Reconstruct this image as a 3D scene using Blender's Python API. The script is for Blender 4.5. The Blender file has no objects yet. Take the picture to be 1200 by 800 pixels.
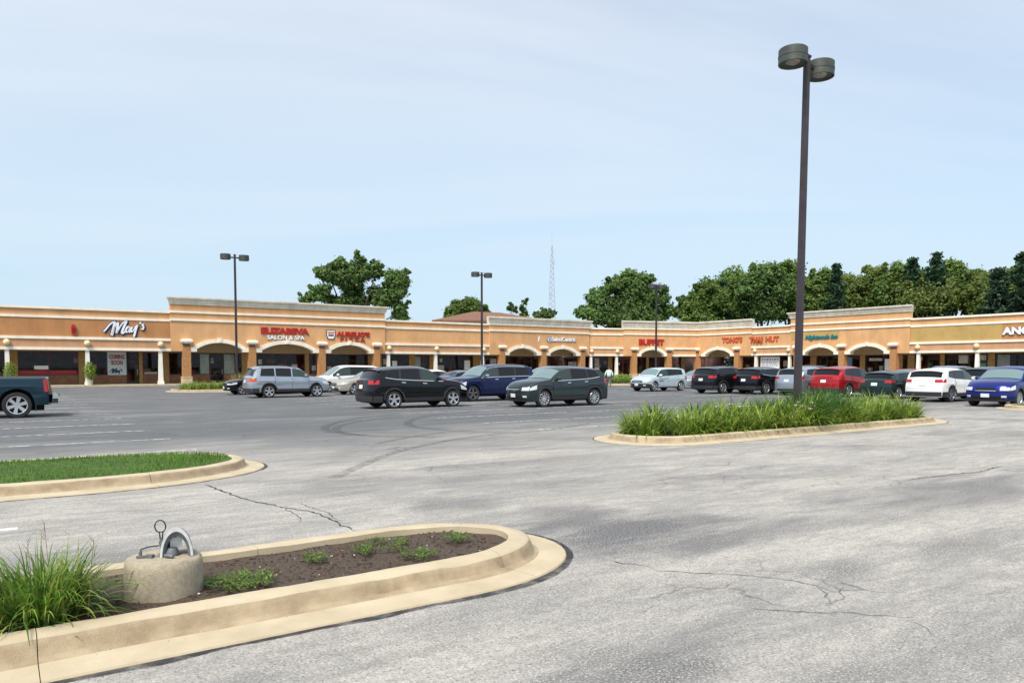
import bpy, bmesh, math, random
import numpy as np
from mathutils import Vector, Matrix
random.seed(7)
rng = np.random.default_rng(7)
C = bpy.context.scene.collection
SC = bpy.context.scene
R = math.radians

# ------------------------------------------------------------------ camera
EYE, FPX, PITCH, HOR = 1.63, 870.0, R(3), 430.0
CY = HOR + FPX*math.tan(PITCH)
cam_d = bpy.data.cameras.new('camera'); cam = bpy.data.objects.new('camera', cam_d); C.objects.link(cam)
cam.location = (0, 0, EYE); cam.rotation_euler = (R(90)-PITCH, 0, 0)
cam_d.sensor_width = 36; cam_d.lens = FPX/1200*36; cam_d.shift_y = (CY-400)/1200
cam_d.clip_start = .05; cam_d.clip_end = 3000
SC.camera = cam

# ------------------------------------------------------------------ world, sun, exposure
SUN_EL, SUN_AZ = R(54), R(203)          # high thin overcast, sun behind the camera to its left
w = bpy.data.worlds.new('World'); SC.world = w; w.use_nodes = True
nt = w.node_tree; N = nt.nodes; Lk = nt.links; N.clear()
out = N.new('ShaderNodeOutputWorld'); bg = N.new('ShaderNodeBackground'); Lk.new(bg.outputs[0], out.inputs[0])
sky = N.new('ShaderNodeTexSky'); sky.sky_type = 'NISHITA'; sky.sun_disc = False
sky.sun_elevation = SUN_EL; sky.sun_rotation = SUN_AZ
sky.air_density = 1.0; sky.dust_density = 1.0
tc = N.new('ShaderNodeTexCoord'); sx = N.new('ShaderNodeSeparateXYZ'); Lk.new(tc.outputs['Generated'], sx.inputs[0])
def mth(op, a, b=None, c=None):
    n = N.new('ShaderNodeMath'); n.operation = op
    for i, v in enumerate((a, b, c)):
        if v is None: continue
        if isinstance(v, (int, float)): n.inputs[i].default_value = v
        else: Lk.new(v, n.inputs[i])
    return n.outputs[0]
zz = mth('ADD', mth('MAXIMUM', sx.outputs[2], 0.0), 0.16)
px = mth('DIVIDE', sx.outputs[0], zz); py = mth('DIVIDE', sx.outputs[1], zz)
cx = N.new('ShaderNodeCombineXYZ'); Lk.new(px, cx.inputs[0]); Lk.new(py, cx.inputs[1])
mp = N.new('ShaderNodeMapping'); Lk.new(cx.outputs[0], mp.inputs[0]); mp.inputs['Rotation'].default_value = (0, 0, R(25)); mp.inputs['Scale'].default_value = (.42, 1.0, 1); mp.inputs['Location'].default_value = (1.3, .6, 0)
n1 = N.new('ShaderNodeTexNoise'); Lk.new(mp.outputs[0], n1.inputs[0]); n1.inputs['Scale'].default_value = .75; n1.inputs['Detail'].default_value = 8; n1.inputs['Roughness'].default_value = .5; n1.inputs['Distortion'].default_value = .9
cr = N.new('ShaderNodeMapRange'); Lk.new(n1.outputs[0], cr.inputs[0])
cr.inputs[1].default_value = .38; cr.inputs[2].default_value = .64; cr.inputs[3].default_value = .48; cr.inputs[4].default_value = .97
# thin veil fades a little towards the horizon
fz = N.new('ShaderNodeMapRange'); Lk.new(sx.outputs[2], fz.inputs[0]); fz.inputs[1].default_value = 0; fz.inputs[2].default_value = .38; fz.inputs[3].default_value = .75; fz.inputs[4].default_value = 1.0
fac = mth('MULTIPLY', cr.outputs[0], fz.outputs[0])
skm = N.new('ShaderNodeMixRGB'); skm.blend_type = 'MULTIPLY'; skm.inputs[0].default_value = 1; Lk.new(sky.outputs[0], skm.inputs[1]); skm.inputs[2].default_value = (1, 1, 1, 1)
mx = N.new('ShaderNodeMixRGB'); Lk.new(fac, mx.inputs[0]); Lk.new(skm.outputs[0], mx.inputs[1]); mx.inputs[2].default_value = (5.05, 5.3, 5.6, 1)
hz = N.new('ShaderNodeMapRange'); Lk.new(sx.outputs[2], hz.inputs[0]); hz.inputs[1].default_value = 0; hz.inputs[2].default_value = .42; hz.inputs[3].default_value = .80; hz.inputs[4].default_value = 0.12
hm = N.new('ShaderNodeMixRGB'); Lk.new(hz.outputs[0], hm.inputs[0]); Lk.new(mx.outputs[0], hm.inputs[1]); hm.inputs[2].default_value = (2.85, 3.95, 4.85, 1)
Lk.new(hm.outputs[0], bg.inputs[0]); bg.inputs[1].default_value = .10

sd = bpy.data.lights.new('sun', 'SUN'); sd.energy = 2.5; sd.angle = R(22); sd.color = (1, .93, .83)
sun = bpy.data.objects.new('sun', sd); C.objects.link(sun)
az = SUN_AZ   # compass style: direction of the sun = (sin az, cos az)
sdir = Vector((math.sin(az)*math.cos(SUN_EL), math.cos(az)*math.cos(SUN_EL), math.sin(SUN_EL)))
sun.rotation_euler = sdir.to_track_quat('Z', 'Y').to_euler(); sun.location = (0, -10, 30)
SC.view_settings.view_transform = 'Standard'; SC.view_settings.look = 'None'
SC.view_settings.exposure = .90; SC.view_settings.gamma = 1

# ------------------------------------------------------------------ geometry of the view (for laying the place out)
def ray(px, py):
    x = (px-600)/FPX; y = (CY-py)/FPX
    return Vector((x, math.cos(PITCH)+y*math.sin(PITCH), -math.sin(PITCH)+y*math.cos(PITCH)))
def G(px, py, z=0.0):
    d = ray(px, py); t = (z-EYE)/d.z
    return Vector((d.x*t, d.y*t, z))
TH = R(34.7); UX, UY = math.cos(TH), math.sin(TH)
def UV(u, v, z=0.0): return Vector((u*UX-v*UY, u*UY+v*UX, z))
def toUV(p): return (p.x*UX+p.y*UY, -p.x*UY+p.y*UX)

# ------------------------------------------------------------------ materials
def nodes(m):
    m.use_nodes = True; t = m.node_tree
    return t, t.nodes, t.links, t.nodes['Principled BSDF']
MATS = {}
def mat(name, col, rough=.6, metal=0.0, var=0.0, scale=5.0, bump=0.0, bscale=None, coat=0.0, spec=None, col2=None, emit=None, detail=4):
    if name in MATS: return MATS[name]
    m = bpy.data.materials.new(name); t, n, l, b = nodes(m)
    b.inputs['Base Color'].default_value = (*col, 1); b.inputs['Roughness'].default_value = rough; b.inputs['Metallic'].default_value = metal
    if coat: b.inputs['Coat Weight'].default_value = coat; b.inputs['Coat Roughness'].default_value = .04
    if spec is not None: b.inputs['Specular IOR Level'].default_value = spec
    if emit: b.inputs['Emission Color'].default_value = (*emit, 1); b.inputs['Emission Strength'].default_value = 1
    if var or col2 or bump:
        tc = n.new('ShaderNodeTexCoord')
        nz = n.new('ShaderNodeTexNoise'); l.new(tc.outputs['Object'], nz.inputs['Vector']); nz.inputs['Scale'].default_value = scale; nz.inputs['Detail'].default_value = detail; nz.inputs['Roughness'].default_value = .62
        if var or col2:
            rp = n.new('ShaderNodeValToRGB'); l.new(nz.outputs['Fac'], rp.inputs[0])
            c2 = col2 if col2 else tuple(max(0, c*(1-var)) for c in col)
            c1 = col if col2 else tuple(min(1, c*(1+var)) for c in col)
            rp.color_ramp.elements[0].position = .32; rp.color_ramp.elements[1].position = .68
            rp.color_ramp.elements[0].color = (*c2, 1); rp.color_ramp.elements[1].color = (*c1, 1)
            l.new(rp.outputs[0], b.inputs['Base Color'])
        if bump:
            nb = n.new('ShaderNodeTexNoise'); l.new(tc.outputs['Object'], nb.inputs['Vector']); nb.inputs['Scale'].default_value = bscale or scale*8; nb.inputs['Detail'].default_value = 5
            bp = n.new('ShaderNodeBump'); l.new(nb.outputs['Fac'], bp.inputs['Height']); bp.inputs['Strength'].default_value = bump; bp.inputs['Distance'].default_value = .02
            l.new(bp.outputs[0], b.inputs['Normal'])
    MATS[name] = m
    return m

def leaf_mat(name, cols, transl=.3, rough=.55, scale=.35):
    m = bpy.data.materials.new(name); t, n, l, b = nodes(m)
    g = n.new('ShaderNodeNewGeometry')
    rp = n.new('ShaderNodeValToRGB'); l.new(g.outputs['Random Per Island'], rp.inputs[0])
    e = rp.color_ramp.elements
    while len(e) < len(cols): e.new(.5)
    for i, c in enumerate(cols):
        e[i].position = i/(len(cols)-1); e[i].color = (*c, 1)
    tc = n.new('ShaderNodeTexCoord'); nz = n.new('ShaderNodeTexNoise'); l.new(tc.outputs['Object'], nz.inputs['Vector']); nz.inputs['Scale'].default_value = scale; nz.inputs['Detail'].default_value = 3
    mr = n.new('ShaderNodeMapRange'); l.new(nz.outputs['Fac'], mr.inputs[0]); mr.inputs[1].default_value = .3; mr.inputs[2].default_value = .7; mr.inputs[3].default_value = .65; mr.inputs[4].default_value = 1.35
    vm = n.new('ShaderNodeVectorMath'); vm.operation = 'SCALE'; l.new(rp.outputs[0], vm.inputs[0]); l.new(mr.outputs[0], vm.inputs['Scale'])
    l.new(vm.outputs[0], b.inputs['Base Color']); b.inputs['Roughness'].default_value = rough; b.inputs['Specular IOR Level'].default_value = .3
    tr = n.new('ShaderNodeBsdfTranslucent'); l.new(vm.outputs[0], tr.inputs[0])
    mx = n.new('ShaderNodeMixShader'); mx.inputs[0].default_value = transl
    l.new(b.outputs[0], mx.inputs[1]); l.new(tr.outputs[0], mx.inputs[2]); l.new(mx.outputs[0], n['Material Output'].inputs[0])
    MATS[name] = m
    return m

STUCCO = mat('tan stucco', (.64, .36, .168), .9, var=.10, scale=.7, bump=.15, bscale=40)
STUCCO2 = mat('rosy tan stucco', (.55, .305, .165), .9, var=.10, scale=.7, bump=.15, bscale=40)
STUCCO_L = mat('brown tan stucco', (.46, .22, .088), .9, var=.10, scale=.7, bump=.15, bscale=40)
OCHRE = mat('ochre stucco', (.47, .315, .11), .9, var=.10, scale=.8, bump=.1, bscale=40)
TRIM = mat('cream trim', (.86, .79, .66), .7, var=.07, scale=1.3)
CORN = mat('weathered cornice', (.80, .75, .63), .75, col2=(.60, .56, .46), scale=.9)
BRICK = mat('orange brick', (.52, .27, .105), .9, col2=(.33, .15, .06), scale=9, bump=.4, bscale=25)
PIERB = mat('cream cast stone', (.62, .50, .30), .85, var=.1, scale=3)
COLW = mat('white column paint', (.82, .78, .70), .6, var=.04, scale=3)
SOFF = mat('soffit', (.62, .55, .43), .9)
BULK = mat('brown bulkhead', (.24, .12, .065), .85, var=.2, scale=2)
HEAD = mat('storefront header', (.40, .31, .19), .9, var=.08, scale=2)
PILA = mat('tan pilaster', (.36, .22, .085), .9, var=.2, scale=4)
BRONZE = mat('dark bronze frame', (.055, .035, .03), .45, .3)
MAROON = mat('maroon frame', (.16, .02, .03), .5)
def add_streak(m, amt=.22):
    t = m.node_tree; n, l = t.nodes, t.links; b = n['Principled BSDF']; src = b.inputs['Base Color'].links[0].from_socket
    tc = n.new('ShaderNodeTexCoord'); mp = n.new('ShaderNodeMapping'); l.new(tc.outputs['Object'], mp.inputs[0]); mp.inputs['Scale'].default_value = (1.3, 1.3, .22)
    z = n.new('ShaderNodeTexNoise'); l.new(mp.outputs[0], z.inputs['Vector']); z.inputs['Scale'].default_value = 1.4; z.inputs['Detail'].default_value = 6; z.inputs['Roughness'].default_value = .7
    r = n.new('ShaderNodeMapRange'); l.new(z.outputs['Fac'], r.inputs[0]); r.inputs[1].default_value = .42; r.inputs[2].default_value = .68; r.inputs[3].default_value = 1.04; r.inputs[4].default_value = 1-amt
    v = n.new('ShaderNodeVectorMath'); v.operation = 'SCALE'; l.new(src, v.inputs[0]); l.new(r.outputs[0], v.inputs['Scale']); l.new(v.outputs[0], b.inputs['Base Color'])
for m_ in (STUCCO, STUCCO2, STUCCO_L, OCHRE, TRIM, COLW): add_streak(m_, .075)
add_streak(CORN, .17); add_streak(PIERB, .2)
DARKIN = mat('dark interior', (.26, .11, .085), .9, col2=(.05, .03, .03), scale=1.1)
def glass_mat():
    m = bpy.data.materials.new('shop glass'); t, n, l, b = nodes(m)
    b.inputs['Base Color'].default_value = (.02, .022, .025, 1); b.inputs['Roughness'].default_value = .03
    tr = n.new('ShaderNodeBsdfTransparent'); tr.inputs[0].default_value = (.86, .86, .84, 1); b.inputs['Base Color'].default_value = (.05, .05, .05, 1); b.inputs['Metallic'].default_value = 0; gl = n.new('ShaderNodeBsdfGlossy'); gl.inputs['Roughness'].default_value = .02; gl.inputs[0].default_value = (.9, .93, .95, 1); fr = n.new('ShaderNodeFresnel'); fr.inputs[0].default_value = 1.38
    mx = n.new('ShaderNodeMixShader'); l.new(fr.outputs[0], mx.inputs[0])
    l.new(tr.outputs[0], mx.inputs[1]); l.new(gl.outputs[0], mx.inputs[2]); l.new(mx.outputs[0], n['Material Output'].inputs[0])
    MATS['glass'] = m; return m
SGLASS = glass_mat()
PLASW = mat('white sign plastic', (.85, .86, .86), .4)
PLASR = mat('red sign plastic', (.50, .012, .012), .4)
PLASO = mat('orange red sign plastic', (.62, .10, .03), .4)
PLAST = mat('teal sign plastic', (.01, .16, .18), .4)
PLASK = mat('black sign edge', (.012, .012, .02), .5)
PLASB = mat('blue sign edge', (.02, .06, .20), .5)
GLOBE = mat('cream globe', (.80, .70, .42), .35)
POST = mat('paper poster', (.55, .55, .52), .8, col2=(.32, .27, .26), scale=4)
PGREEN = mat('green poster', (.08, .30, .22), .7)
CURT = mat('grey green curtain', (.50, .55, .49), .9, var=.2, scale=6)
RED_REFL = mat('red reflection colour', (.75, .03, .05), .4)  # for added boxes that stand in for a red car mirrored in the glass
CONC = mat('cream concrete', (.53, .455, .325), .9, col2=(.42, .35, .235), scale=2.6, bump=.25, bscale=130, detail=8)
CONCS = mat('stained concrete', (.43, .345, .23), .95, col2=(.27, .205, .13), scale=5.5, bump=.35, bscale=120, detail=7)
CONCW = mat('walk concrete', (.60, .53, .43), .9, var=.10, scale=.8, bump=.2, bscale=40)
POLE = mat('bronze pole paint', (.045, .035, .040), .5, .2, var=.25, scale=3)
LAMPB = mat('lamp housing', (.06, .07, .062), .55, .2, var=.2, scale=5)
CHROME = mat('chrome', (.75, .76, .78), .18, 1.0)
RIM = mat('alloy rim', (.62, .63, .66), .28, .8)
RIMD = mat('dark alloy rim', (.20, .20, .22), .35, .7)
TYRE = mat('tyre rubber', (.018, .018, .020), .85)
WELL = mat('wheel well', (.008, .008, .009), .95)
CGLASS = mat('car glass', (.004, .006, .008), .04, spec=.45)
CGLASS3 = mat('car front glass', (.028, .045, .046), .04, spec=.5)
CGLASS2 = mat('car windscreen', (.14, .21, .215), .05, spec=.9)  # pale teal base colour paints in the light reflected by the windscreen
PLASTIC = mat('black bumper plastic', (.028, .028, .032), .6)
TAIL = mat('red lens', (.45, .01, .012), .12, coat=.5)
TAILW = mat('clear lens', (.58, .60, .62), .1, coat=.5)
PLATE = mat('plate', (.70, .74, .78), .5)
AMBER = mat('amber lens', (.7, .2, .02), .2)

# ------------------------------------------------------------------ mesh builder
class MB:
    def __init__(s): s.v = []; s.f = []; s.m = []; s.k = 0
    def add(s, vs, fs):
        b = len(s.v); s.v.extend([tuple(v) for v in vs]); s.f.extend([tuple(i+b for i in f) for f in fs]); s.m.extend([s.k]*len(fs))
    def box(s, a0, a1, b0, b1, c0, c1, F=None):
        F = F or (lambda x, y, z: (x, y, z))
        vs = [F(x, y, z) for z in (c0, c1) for y in (b0, b1) for x in (a0, a1)]
        s.add(vs, [(0, 2, 3, 1), (4, 5, 7, 6), (0, 1, 5, 4), (2, 6, 7, 3), (0, 4, 6, 2), (1, 3, 7, 5)])
    def quad(s, a, b, c, d): s.add([a, b, c, d], [(0, 1, 2, 3)])
    def grid(s, P, close=False):
        n, m = len(P), len(P[0]); vs = [p for r in P for p in r]; fs = []
        for i in range(n-1):
            for j in range(m if close else m-1):
                k = (j+1) % m
                fs.append((i*m+j, i*m+k, (i+1)*m+k, (i+1)*m+j))
        s.add(vs, fs)
    def tube(s, pts, rad, n=8, cap=True):
        pts = [Vector(p) for p in pts]; rs = rad if isinstance(rad, (list, tuple)) else [rad]*len(pts)
        rows = []
        for i, p in enumerate(pts):
            a = pts[max(0, i-1)]; b = pts[min(len(pts)-1, i+1)]; t = (b-a).normalized()
            h = Vector((0, 0, 1)) if abs(t.z) < .9 else Vector((1, 0, 0))
            x = t.cross(h).normalized(); y = x.cross(t).normalized()
            rows.append([p+(x*math.cos(2*math.pi*k/n)+y*math.sin(2*math.pi*k/n))*rs[i] for k in range(n)])
        b0 = len(s.v); s.grid(rows, True)
        if cap:
            s.f.append(tuple(range(b0, b0+n))[::-1]); s.m.append(s.k)
            e = b0+(len(pts)-1)*n; s.f.append(tuple(range(e, e+n))); s.m.append(s.k)
    def lathe(s, prof, n=24, c=(0, 0, 0), ax='z', closed=False):
        rows = []
        for r, z in prof:
            row = []
            for k in range(n):
                a = 2*math.pi*k/n; x, y = r*math.cos(a), r*math.sin(a)
                p = (c[0]+x, c[1]+y, c[2]+z) if ax == 'z' else (c[0]+x, c[1]+z, c[2]+y)
                row.append(p)
            rows.append(row)
        if closed: rows.append(rows[0])
        s.grid(rows, True)
def off_of(p):
    o = Vector((0, 0, 0))
    while p is not None: o += p.location; p = p.parent
    return o
def obj(name, mb, mats, parent=None, world=False, smooth=None, loc=None, fix=True, label=None):
    me = bpy.data.meshes.new(name)
    o3 = off_of(parent) if (world and parent) else (Vector(loc) if (world and loc is not None) else None)
    vs = mb.v if o3 is None else [(v[0]-o3[0], v[1]-o3[1], v[2]-o3[2]) for v in mb.v]
    me.from_pydata(vs, [], mb.f)
    if not isinstance(mats, (list, tuple)): mats = [mats]
    for m in mats: me.materials.append(m)
    if len(mats) > 1: me.polygons.foreach_set('material_index', mb.m)
    if fix and len(mb.f) < 60000:
        bm = bmesh.new(); bm.from_mesh(me); bmesh.ops.remove_doubles(bm, verts=bm.verts, dist=1e-5)
        bmesh.ops.recalc_face_normals(bm, faces=bm.faces); bm.to_mesh(me); bm.free()
    if smooth is not None:
        me.polygons.foreach_set('use_smooth', [True]*len(me.polygons)); me.set_sharp_from_angle(angle=R(smooth))
    me.update()
    o = bpy.data.objects.new(name, me); C.objects.link(o)
    if parent: o.parent = parent
    elif loc is not None: o.location = loc
    if label: o['label'] = label
    return o
def tag(o, label=None, cat=None, group=None, kind=None):
    if label: o['label'] = label
    if cat: o['category'] = cat
    if group: o['group'] = group
    if kind: o['kind'] = kind
    return o
def thing(name, label, cat, loc=(0, 0, 0), rz=0, group=None):
    o = bpy.data.objects.new(name, None); C.objects.link(o); o.location = loc; o.rotation_euler = (0, 0, rz)
    o.empty_display_size = .3
    return tag(o, label, cat, group)
def kids(o): return [c for c in bpy.data.objects if c.parent == o]
def copy_tree(o, loc, rz=0, label=None, scale=None):
    r = o.copy(); C.objects.link(r); r.location = loc; r.rotation_euler = (0, 0, rz)
    if scale: r.scale = scale
    if label: r['label'] = label
    for c in kids(o):
        d = c.copy(); C.objects.link(d); d.parent = r
        for g in kids(c):
            e = g.copy(); C.objects.link(e); e.parent = d
    return r
def hump(x, y, s=1.0):
    return s*(math.sin(x*1.7+y*.9)+math.sin(x*.6-y*2.3+1)+math.sin(x*3.1+y*3.7+2)*.5)/2.5
# ------------------------------------------------------------------ ground
def asphalt():
    m = bpy.data.materials.new('worn asphalt'); t, n, l, b = nodes(m)
    tc = n.new('ShaderNodeTexCoord')
    def noise(scale, detail=4, rough=.6, mapping=None, dist=0):
        z = n.new('ShaderNodeTexNoise'); z.inputs['Scale'].default_value = scale; z.inputs['Detail'].default_value = detail; z.inputs['Roughness'].default_value = rough; z.inputs['Distortion'].default_value = dist
        l.new(mapping or tc.outputs['Object'], z.inputs['Vector']); return z.outputs['Fac']
    def ramp(f, a, b_, lo=0.0, hi=1.0):
        r = n.new('ShaderNodeMapRange'); l.new(f, r.inputs[0]); r.inputs[1].default_value = a; r.inputs[2].default_value = b_; r.inputs[3].default_value = lo; r.inputs[4].default_value = hi; return r.outputs[0]
    def M(op, a, c):
        k = n.new('ShaderNodeMath'); k.operation = op
        for i, v in enumerate((a, c)):
            if isinstance(v, (int, float)): k.inputs[i].default_value = v
            else: l.new(v, k.inputs[i])
        return k.outputs[0]
    def mixc(f, a, c, op='MIX'):
        k = n.new('ShaderNodeMixRGB'); k.blend_type = op
        if isinstance(f, float): k.inputs[0].default_value = f
        else: l.new(f, k.inputs[0])
        for i, v in ((1, a), (2, c)):
            if isinstance(v, tuple): k.inputs[i].default_value = (*v, 1)
            else: l.new(v, k.inputs[i])
        return k.outputs[0]
    # object axes run with the stalls: x = u (along the drive aisle), y = v
    mp = n.new('ShaderNodeMapping'); l.new(tc.outputs['Object'], mp.inputs[0]); mp.inputs['Scale'].default_value = (.28, 1, 1)
    st = mp.outputs[0]
    s = n.new('ShaderNodeSeparateXYZ'); l.new(tc.outputs['Object'], s.inputs[0])
    # newer dark seal in the stall field, pale traffic-polished aisle before it
    wob = M('MULTIPLY', M('SUBTRACT', noise(.22, 3), .5), 7.0)
    far = ramp(M('ADD', s.outputs[1], wob), 11.5, 18.5)
    base = mixc(far, (.47, .448, .405), (.080, .087, .092))
    streak = ramp(noise(.8, 5, .6, st, .4), .36, .66)
    base = mixc(M('MULTIPLY', M('SUBTRACT', 1.0, streak), .5), base, (.135, .138, .145))
    blot = ramp(noise(.33, 4, .55, None, .6), .54, .66)
    base = mixc(M('MULTIPLY', blot, .45), base, (.085, .09, .098))
    fs = noise(4.5, 7, .72, st, .5); base = mixc(ramp(fs, .36, .62, .42, 0), base, (.10, .10, .105)); fs2 = noise(1.9, 8, .7, st, .8); base = mixc(ramp(fs2, .52, .68, 0, .45), base, mixc(far, (.56, .53, .48), (.24, .245, .25)))
    def spot(px_, py_, ru, rv, k):
        nonlocal base
        q = toUV(G(px_, py_)); mm = n.new('ShaderNodeMapping'); l.new(tc.outputs['Object'], mm.inputs[0]); mm.inputs['Location'].default_value = (-q[0]/ru, -q[1]/rv, 0); mm.inputs['Scale'].default_value = (1/ru, 1/rv, 0)
        ln = n.new('ShaderNodeVectorMath'); ln.operation = 'LENGTH'; l.new(mm.outputs[0], ln.inputs[0])
        w1 = M('ADD', ln.outputs['Value'], M('MULTIPLY', M('SUBTRACT', noise(2.2, 8, .75, st), .5), 2.6)); base = mixc(ramp(w1, .30, 1.05, min(1, k*1.3), 0), base, (.075, .080, .090))
    for a_ in ((735, 622, 1.5, .8, .80), (690, 610, .8, 1.0, .6), (850, 628, 1.6, .45, .5), (985, 665, .7, .35, .45), (760, 785, .75, .35, .55), (1130, 640, 1.2, .35, .35), (1120, 575, 2.6, .8, .5), (620, 540, 3.0, .5, .35), (330, 500, 3, 1.2, .4), (540, 590, .8, .6, .5), (180, 648, .9, .35, .4)): spot(*a_)
    pale = ramp(noise(.5, 5, .6, st), .55, .72)
    base = mixc(M('MULTIPLY', pale, .45), base, (.52, .49, .44))
    # aggregate
    ag = noise(62, 3, .75); base = mixc(ramp(ag, .50, .66, 0, .75), base, mixc(far, (.66, .62, .56), (.26, .27, .27)))
    ag2 = noise(48, 3, .75); base = mixc(ramp(ag2, .53, .68, 0, .85), base, (.055, .057, .062))
    fs3 = noise(1.1, 9, .78, st, 1.2); base = mixc(M('MULTIPLY', ramp(fs3, .50, .60), .35), base, mixc(far, (.13, .13, .135), (.055, .06, .065))); fs4 = noise(.9, 9, .78, st, .7); base = mixc(M('MULTIPLY', ramp(fs4, .54, .66), far), base, (.17, .175, .18)); ag3 = noise(14, 5, .75); base = mixc(ramp(ag3, .45, .65, 0, .40), base, (.15, .15, .15))
    # hairline cracks gathered in worn zones
    dm = n.new('ShaderNodeTexNoise'); dm.inputs['Scale'].default_value = 2.2; dm.inputs['Detail'].default_value = 4; l.new(tc.outputs['Object'], dm.inputs['Vector'])
    va = n.new('ShaderNodeVectorMath'); va.operation = 'MULTIPLY_ADD'; l.new(dm.outputs['Color'], va.inputs[0]); va.inputs[1].default_value = (.5, .5, 0); l.new(tc.outputs['Object'], va.inputs[2])
    vo = n.new('ShaderNodeTexVoronoi'); vo.feature = 'DISTANCE_TO_EDGE'; vo.inputs['Scale'].default_value = 1.1; l.new(va.outputs[0], vo.inputs['Vector'])
    ck = ramp(vo.outputs['Distance'], .0, .016, 1, 0)
    zone = ramp(noise(.23, 4, .7), .52, .60)
    base = mixc(M('MULTIPLY', M('MULTIPLY', ck, zone), .65), base, (.045, .045, .048))
    l.new(base, b.inputs['Base Color']); b.inputs['Roughness'].default_value = .88; b.inputs['Specular IOR Level'].default_value = .35
    bp = n.new('ShaderNodeBump'); l.new(M('ADD', ag, M('MULTIPLY', ag3, 1.0)), bp.inputs['Height']); bp.inputs['Strength'].default_value = .55; bp.inputs['Distance'].default_value = .006
    l.new(bp.outputs[0], b.inputs['Normal'])
    return m
ASPH = asphalt()
GRASSG = mat('rough ground', (.07, .10, .035), .95, col2=(.12, .11, .06), scale=.3)
mb = MB(); mb.box(-1500, 1500, -1500, 1500, -.6, -.012)
tag(obj('ground', mb, GRASSG), kind='structure')
mb = MB(); n_ = 40
mb.box(-90, 110, -40, 70.6, -.3, 0)
o = obj('parking_lot', mb, ASPH); o.rotation_euler = (0, 0, TH); tag(o, kind='structure')

# cracks: jagged dark sheets just over the asphalt
CRK = mat('crack filler', (.035, .036, .038), .8)
def crack(pts, wd, seed, branch=0):
    rr = random.Random(seed); m = MB(); P = [G(*p, .004) for p in pts]
    path = [P[0]]
    for a, b in zip(P, P[1:]):
        n = max(3, int((b-a).length/.05)); d = (b-a).normalized(); s = Vector((-d.y, d.x, 0)); off = 0
        for i in range(1, n+1):
            off = off*.75+rr.uniform(-.022, .022)
            path.append(a.lerp(b, i/n)+s*off*(1 if i < n else 0))
    rows = []
    for i, p in enumerate(path):
        a = path[max(0, i-1)]; b = path[min(len(path)-1, i+1)]; t = (b-a).normalized(); s = Vector((-t.y, t.x, 0))
        w_ = wd*rr.uniform(.25, 1.0)*min(1, i/4, (len(path)-1-i)/6)+.0008
        rows.append([p-s*w_/2, p+s*w_/2])
    m.grid(rows)
    tag(obj('pavement_crack', m, CRK, fix=False), kind='structure')
crack([(240, 567), (275, 580), (330, 594), (372, 601), (418, 622)], .035, 1)
crack([(330, 594), (352, 606), (345, 612)], .014, 2)
crack([(350, 588), (385, 602), (398, 612)], .012, 22)
crack([(760, 667), (830, 671), (900, 676), (950, 684), (985, 694)], .010, 3)
crack([(700, 652), (740, 660), (770, 667)], .012, 4)
crack([(954, 684), (966, 698), (984, 714)], .009, 5)
crack([(984, 694), (1000, 682)], .008, 6)
crack([(860, 708), (900, 714), (980, 716), (1050, 722), (1085, 724)], .010, 7)
crack([(1050, 722), (1080, 732), (1110, 752)], .006, 8)
crack([(1060, 562), (1110, 556), (1150, 552), (1172, 545)], .03, 9)
crack([(1088, 720), (1120, 716), (1150, 720)], .005, 10)

TYM = bpy.data.materials.new('tyre mark'); t_, n_, l_, b_ = nodes(TYM); b_.inputs['Base Color'].default_value = (.03, .03, .033, 1); b_.inputs['Roughness'].default_value = .9
tr_ = n_.new('ShaderNodeBsdfTransparent'); mx_ = n_.new('ShaderNodeMixShader'); nz = n_.new('ShaderNodeTexNoise'); tcn = n_.new('ShaderNodeTexCoord'); l_.new(tcn.outputs['Object'], nz.inputs['Vector']); nz.inputs['Scale'].default_value = 7; nz.inputs['Detail'].default_value = 5
mr_ = n_.new('ShaderNodeMapRange'); l_.new(nz.outputs['Fac'], mr_.inputs[0]); mr_.inputs[1].default_value = .35; mr_.inputs[2].default_value = .65; mr_.inputs[3].default_value = .05; mr_.inputs[4].default_value = .3
l_.new(mr_.outputs[0], mx_.inputs[0]); l_.new(tr_.outputs[0], mx_.inputs[1]); l_.new(b_.outputs[0], mx_.inputs[2]); l_.new(mx_.outputs[0], n_['Material Output'].inputs[0])
def tyre_mark(pts, wd):
    P = [G(*p) for p in pts]; Q = []
    for i in range(len(P)-1):
        p0, p1, p2, p3 = P[max(0, i-1)], P[i], P[i+1], P[min(len(P)-1, i+2)]
        for k in range(8): f = k/8; Q.append(.5*(2*p1+(p2-p0)*f+(2*p0-5*p1+4*p2-p3)*f*f+(3*p1-p0-3*p2+p3)*f**3))
    Q.append(P[-1]); m = MB(); rows = []
    for i, p in enumerate(Q):
        t = (Q[min(i+1, len(Q)-1)]-Q[max(0, i-1)]).normalized(); s = Vector((-t.y, t.x, 0)); rows.append([(p.x-s.x*wd/2, p.y-s.y*wd/2, .0045), (p.x+s.x*wd/2, p.y+s.y*wd/2, .0045)])
    m.grid(rows); tag(obj('tyre_mark', m, TYM, fix=False), kind='structure')
tyre_mark([(462, 486), (425, 489.5), (395, 495), (381, 501), (390, 506.5), (425, 510)], .26)
tyre_mark([(470, 488), (432, 492), (405, 497), (394, 502), (402, 507), (445, 511), (520, 512)], .22)
tyre_mark([(560, 482), (515, 485.5), (488, 490.5), (478, 496), (492, 501), (540, 505), (610, 507)], .24)
tyre_mark([(640, 500), (560, 503), (500, 509), (440, 520)], .2)
tyre_mark([(690, 496), (640, 504), (560, 511), (470, 528), (390, 560)], .2)
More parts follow.
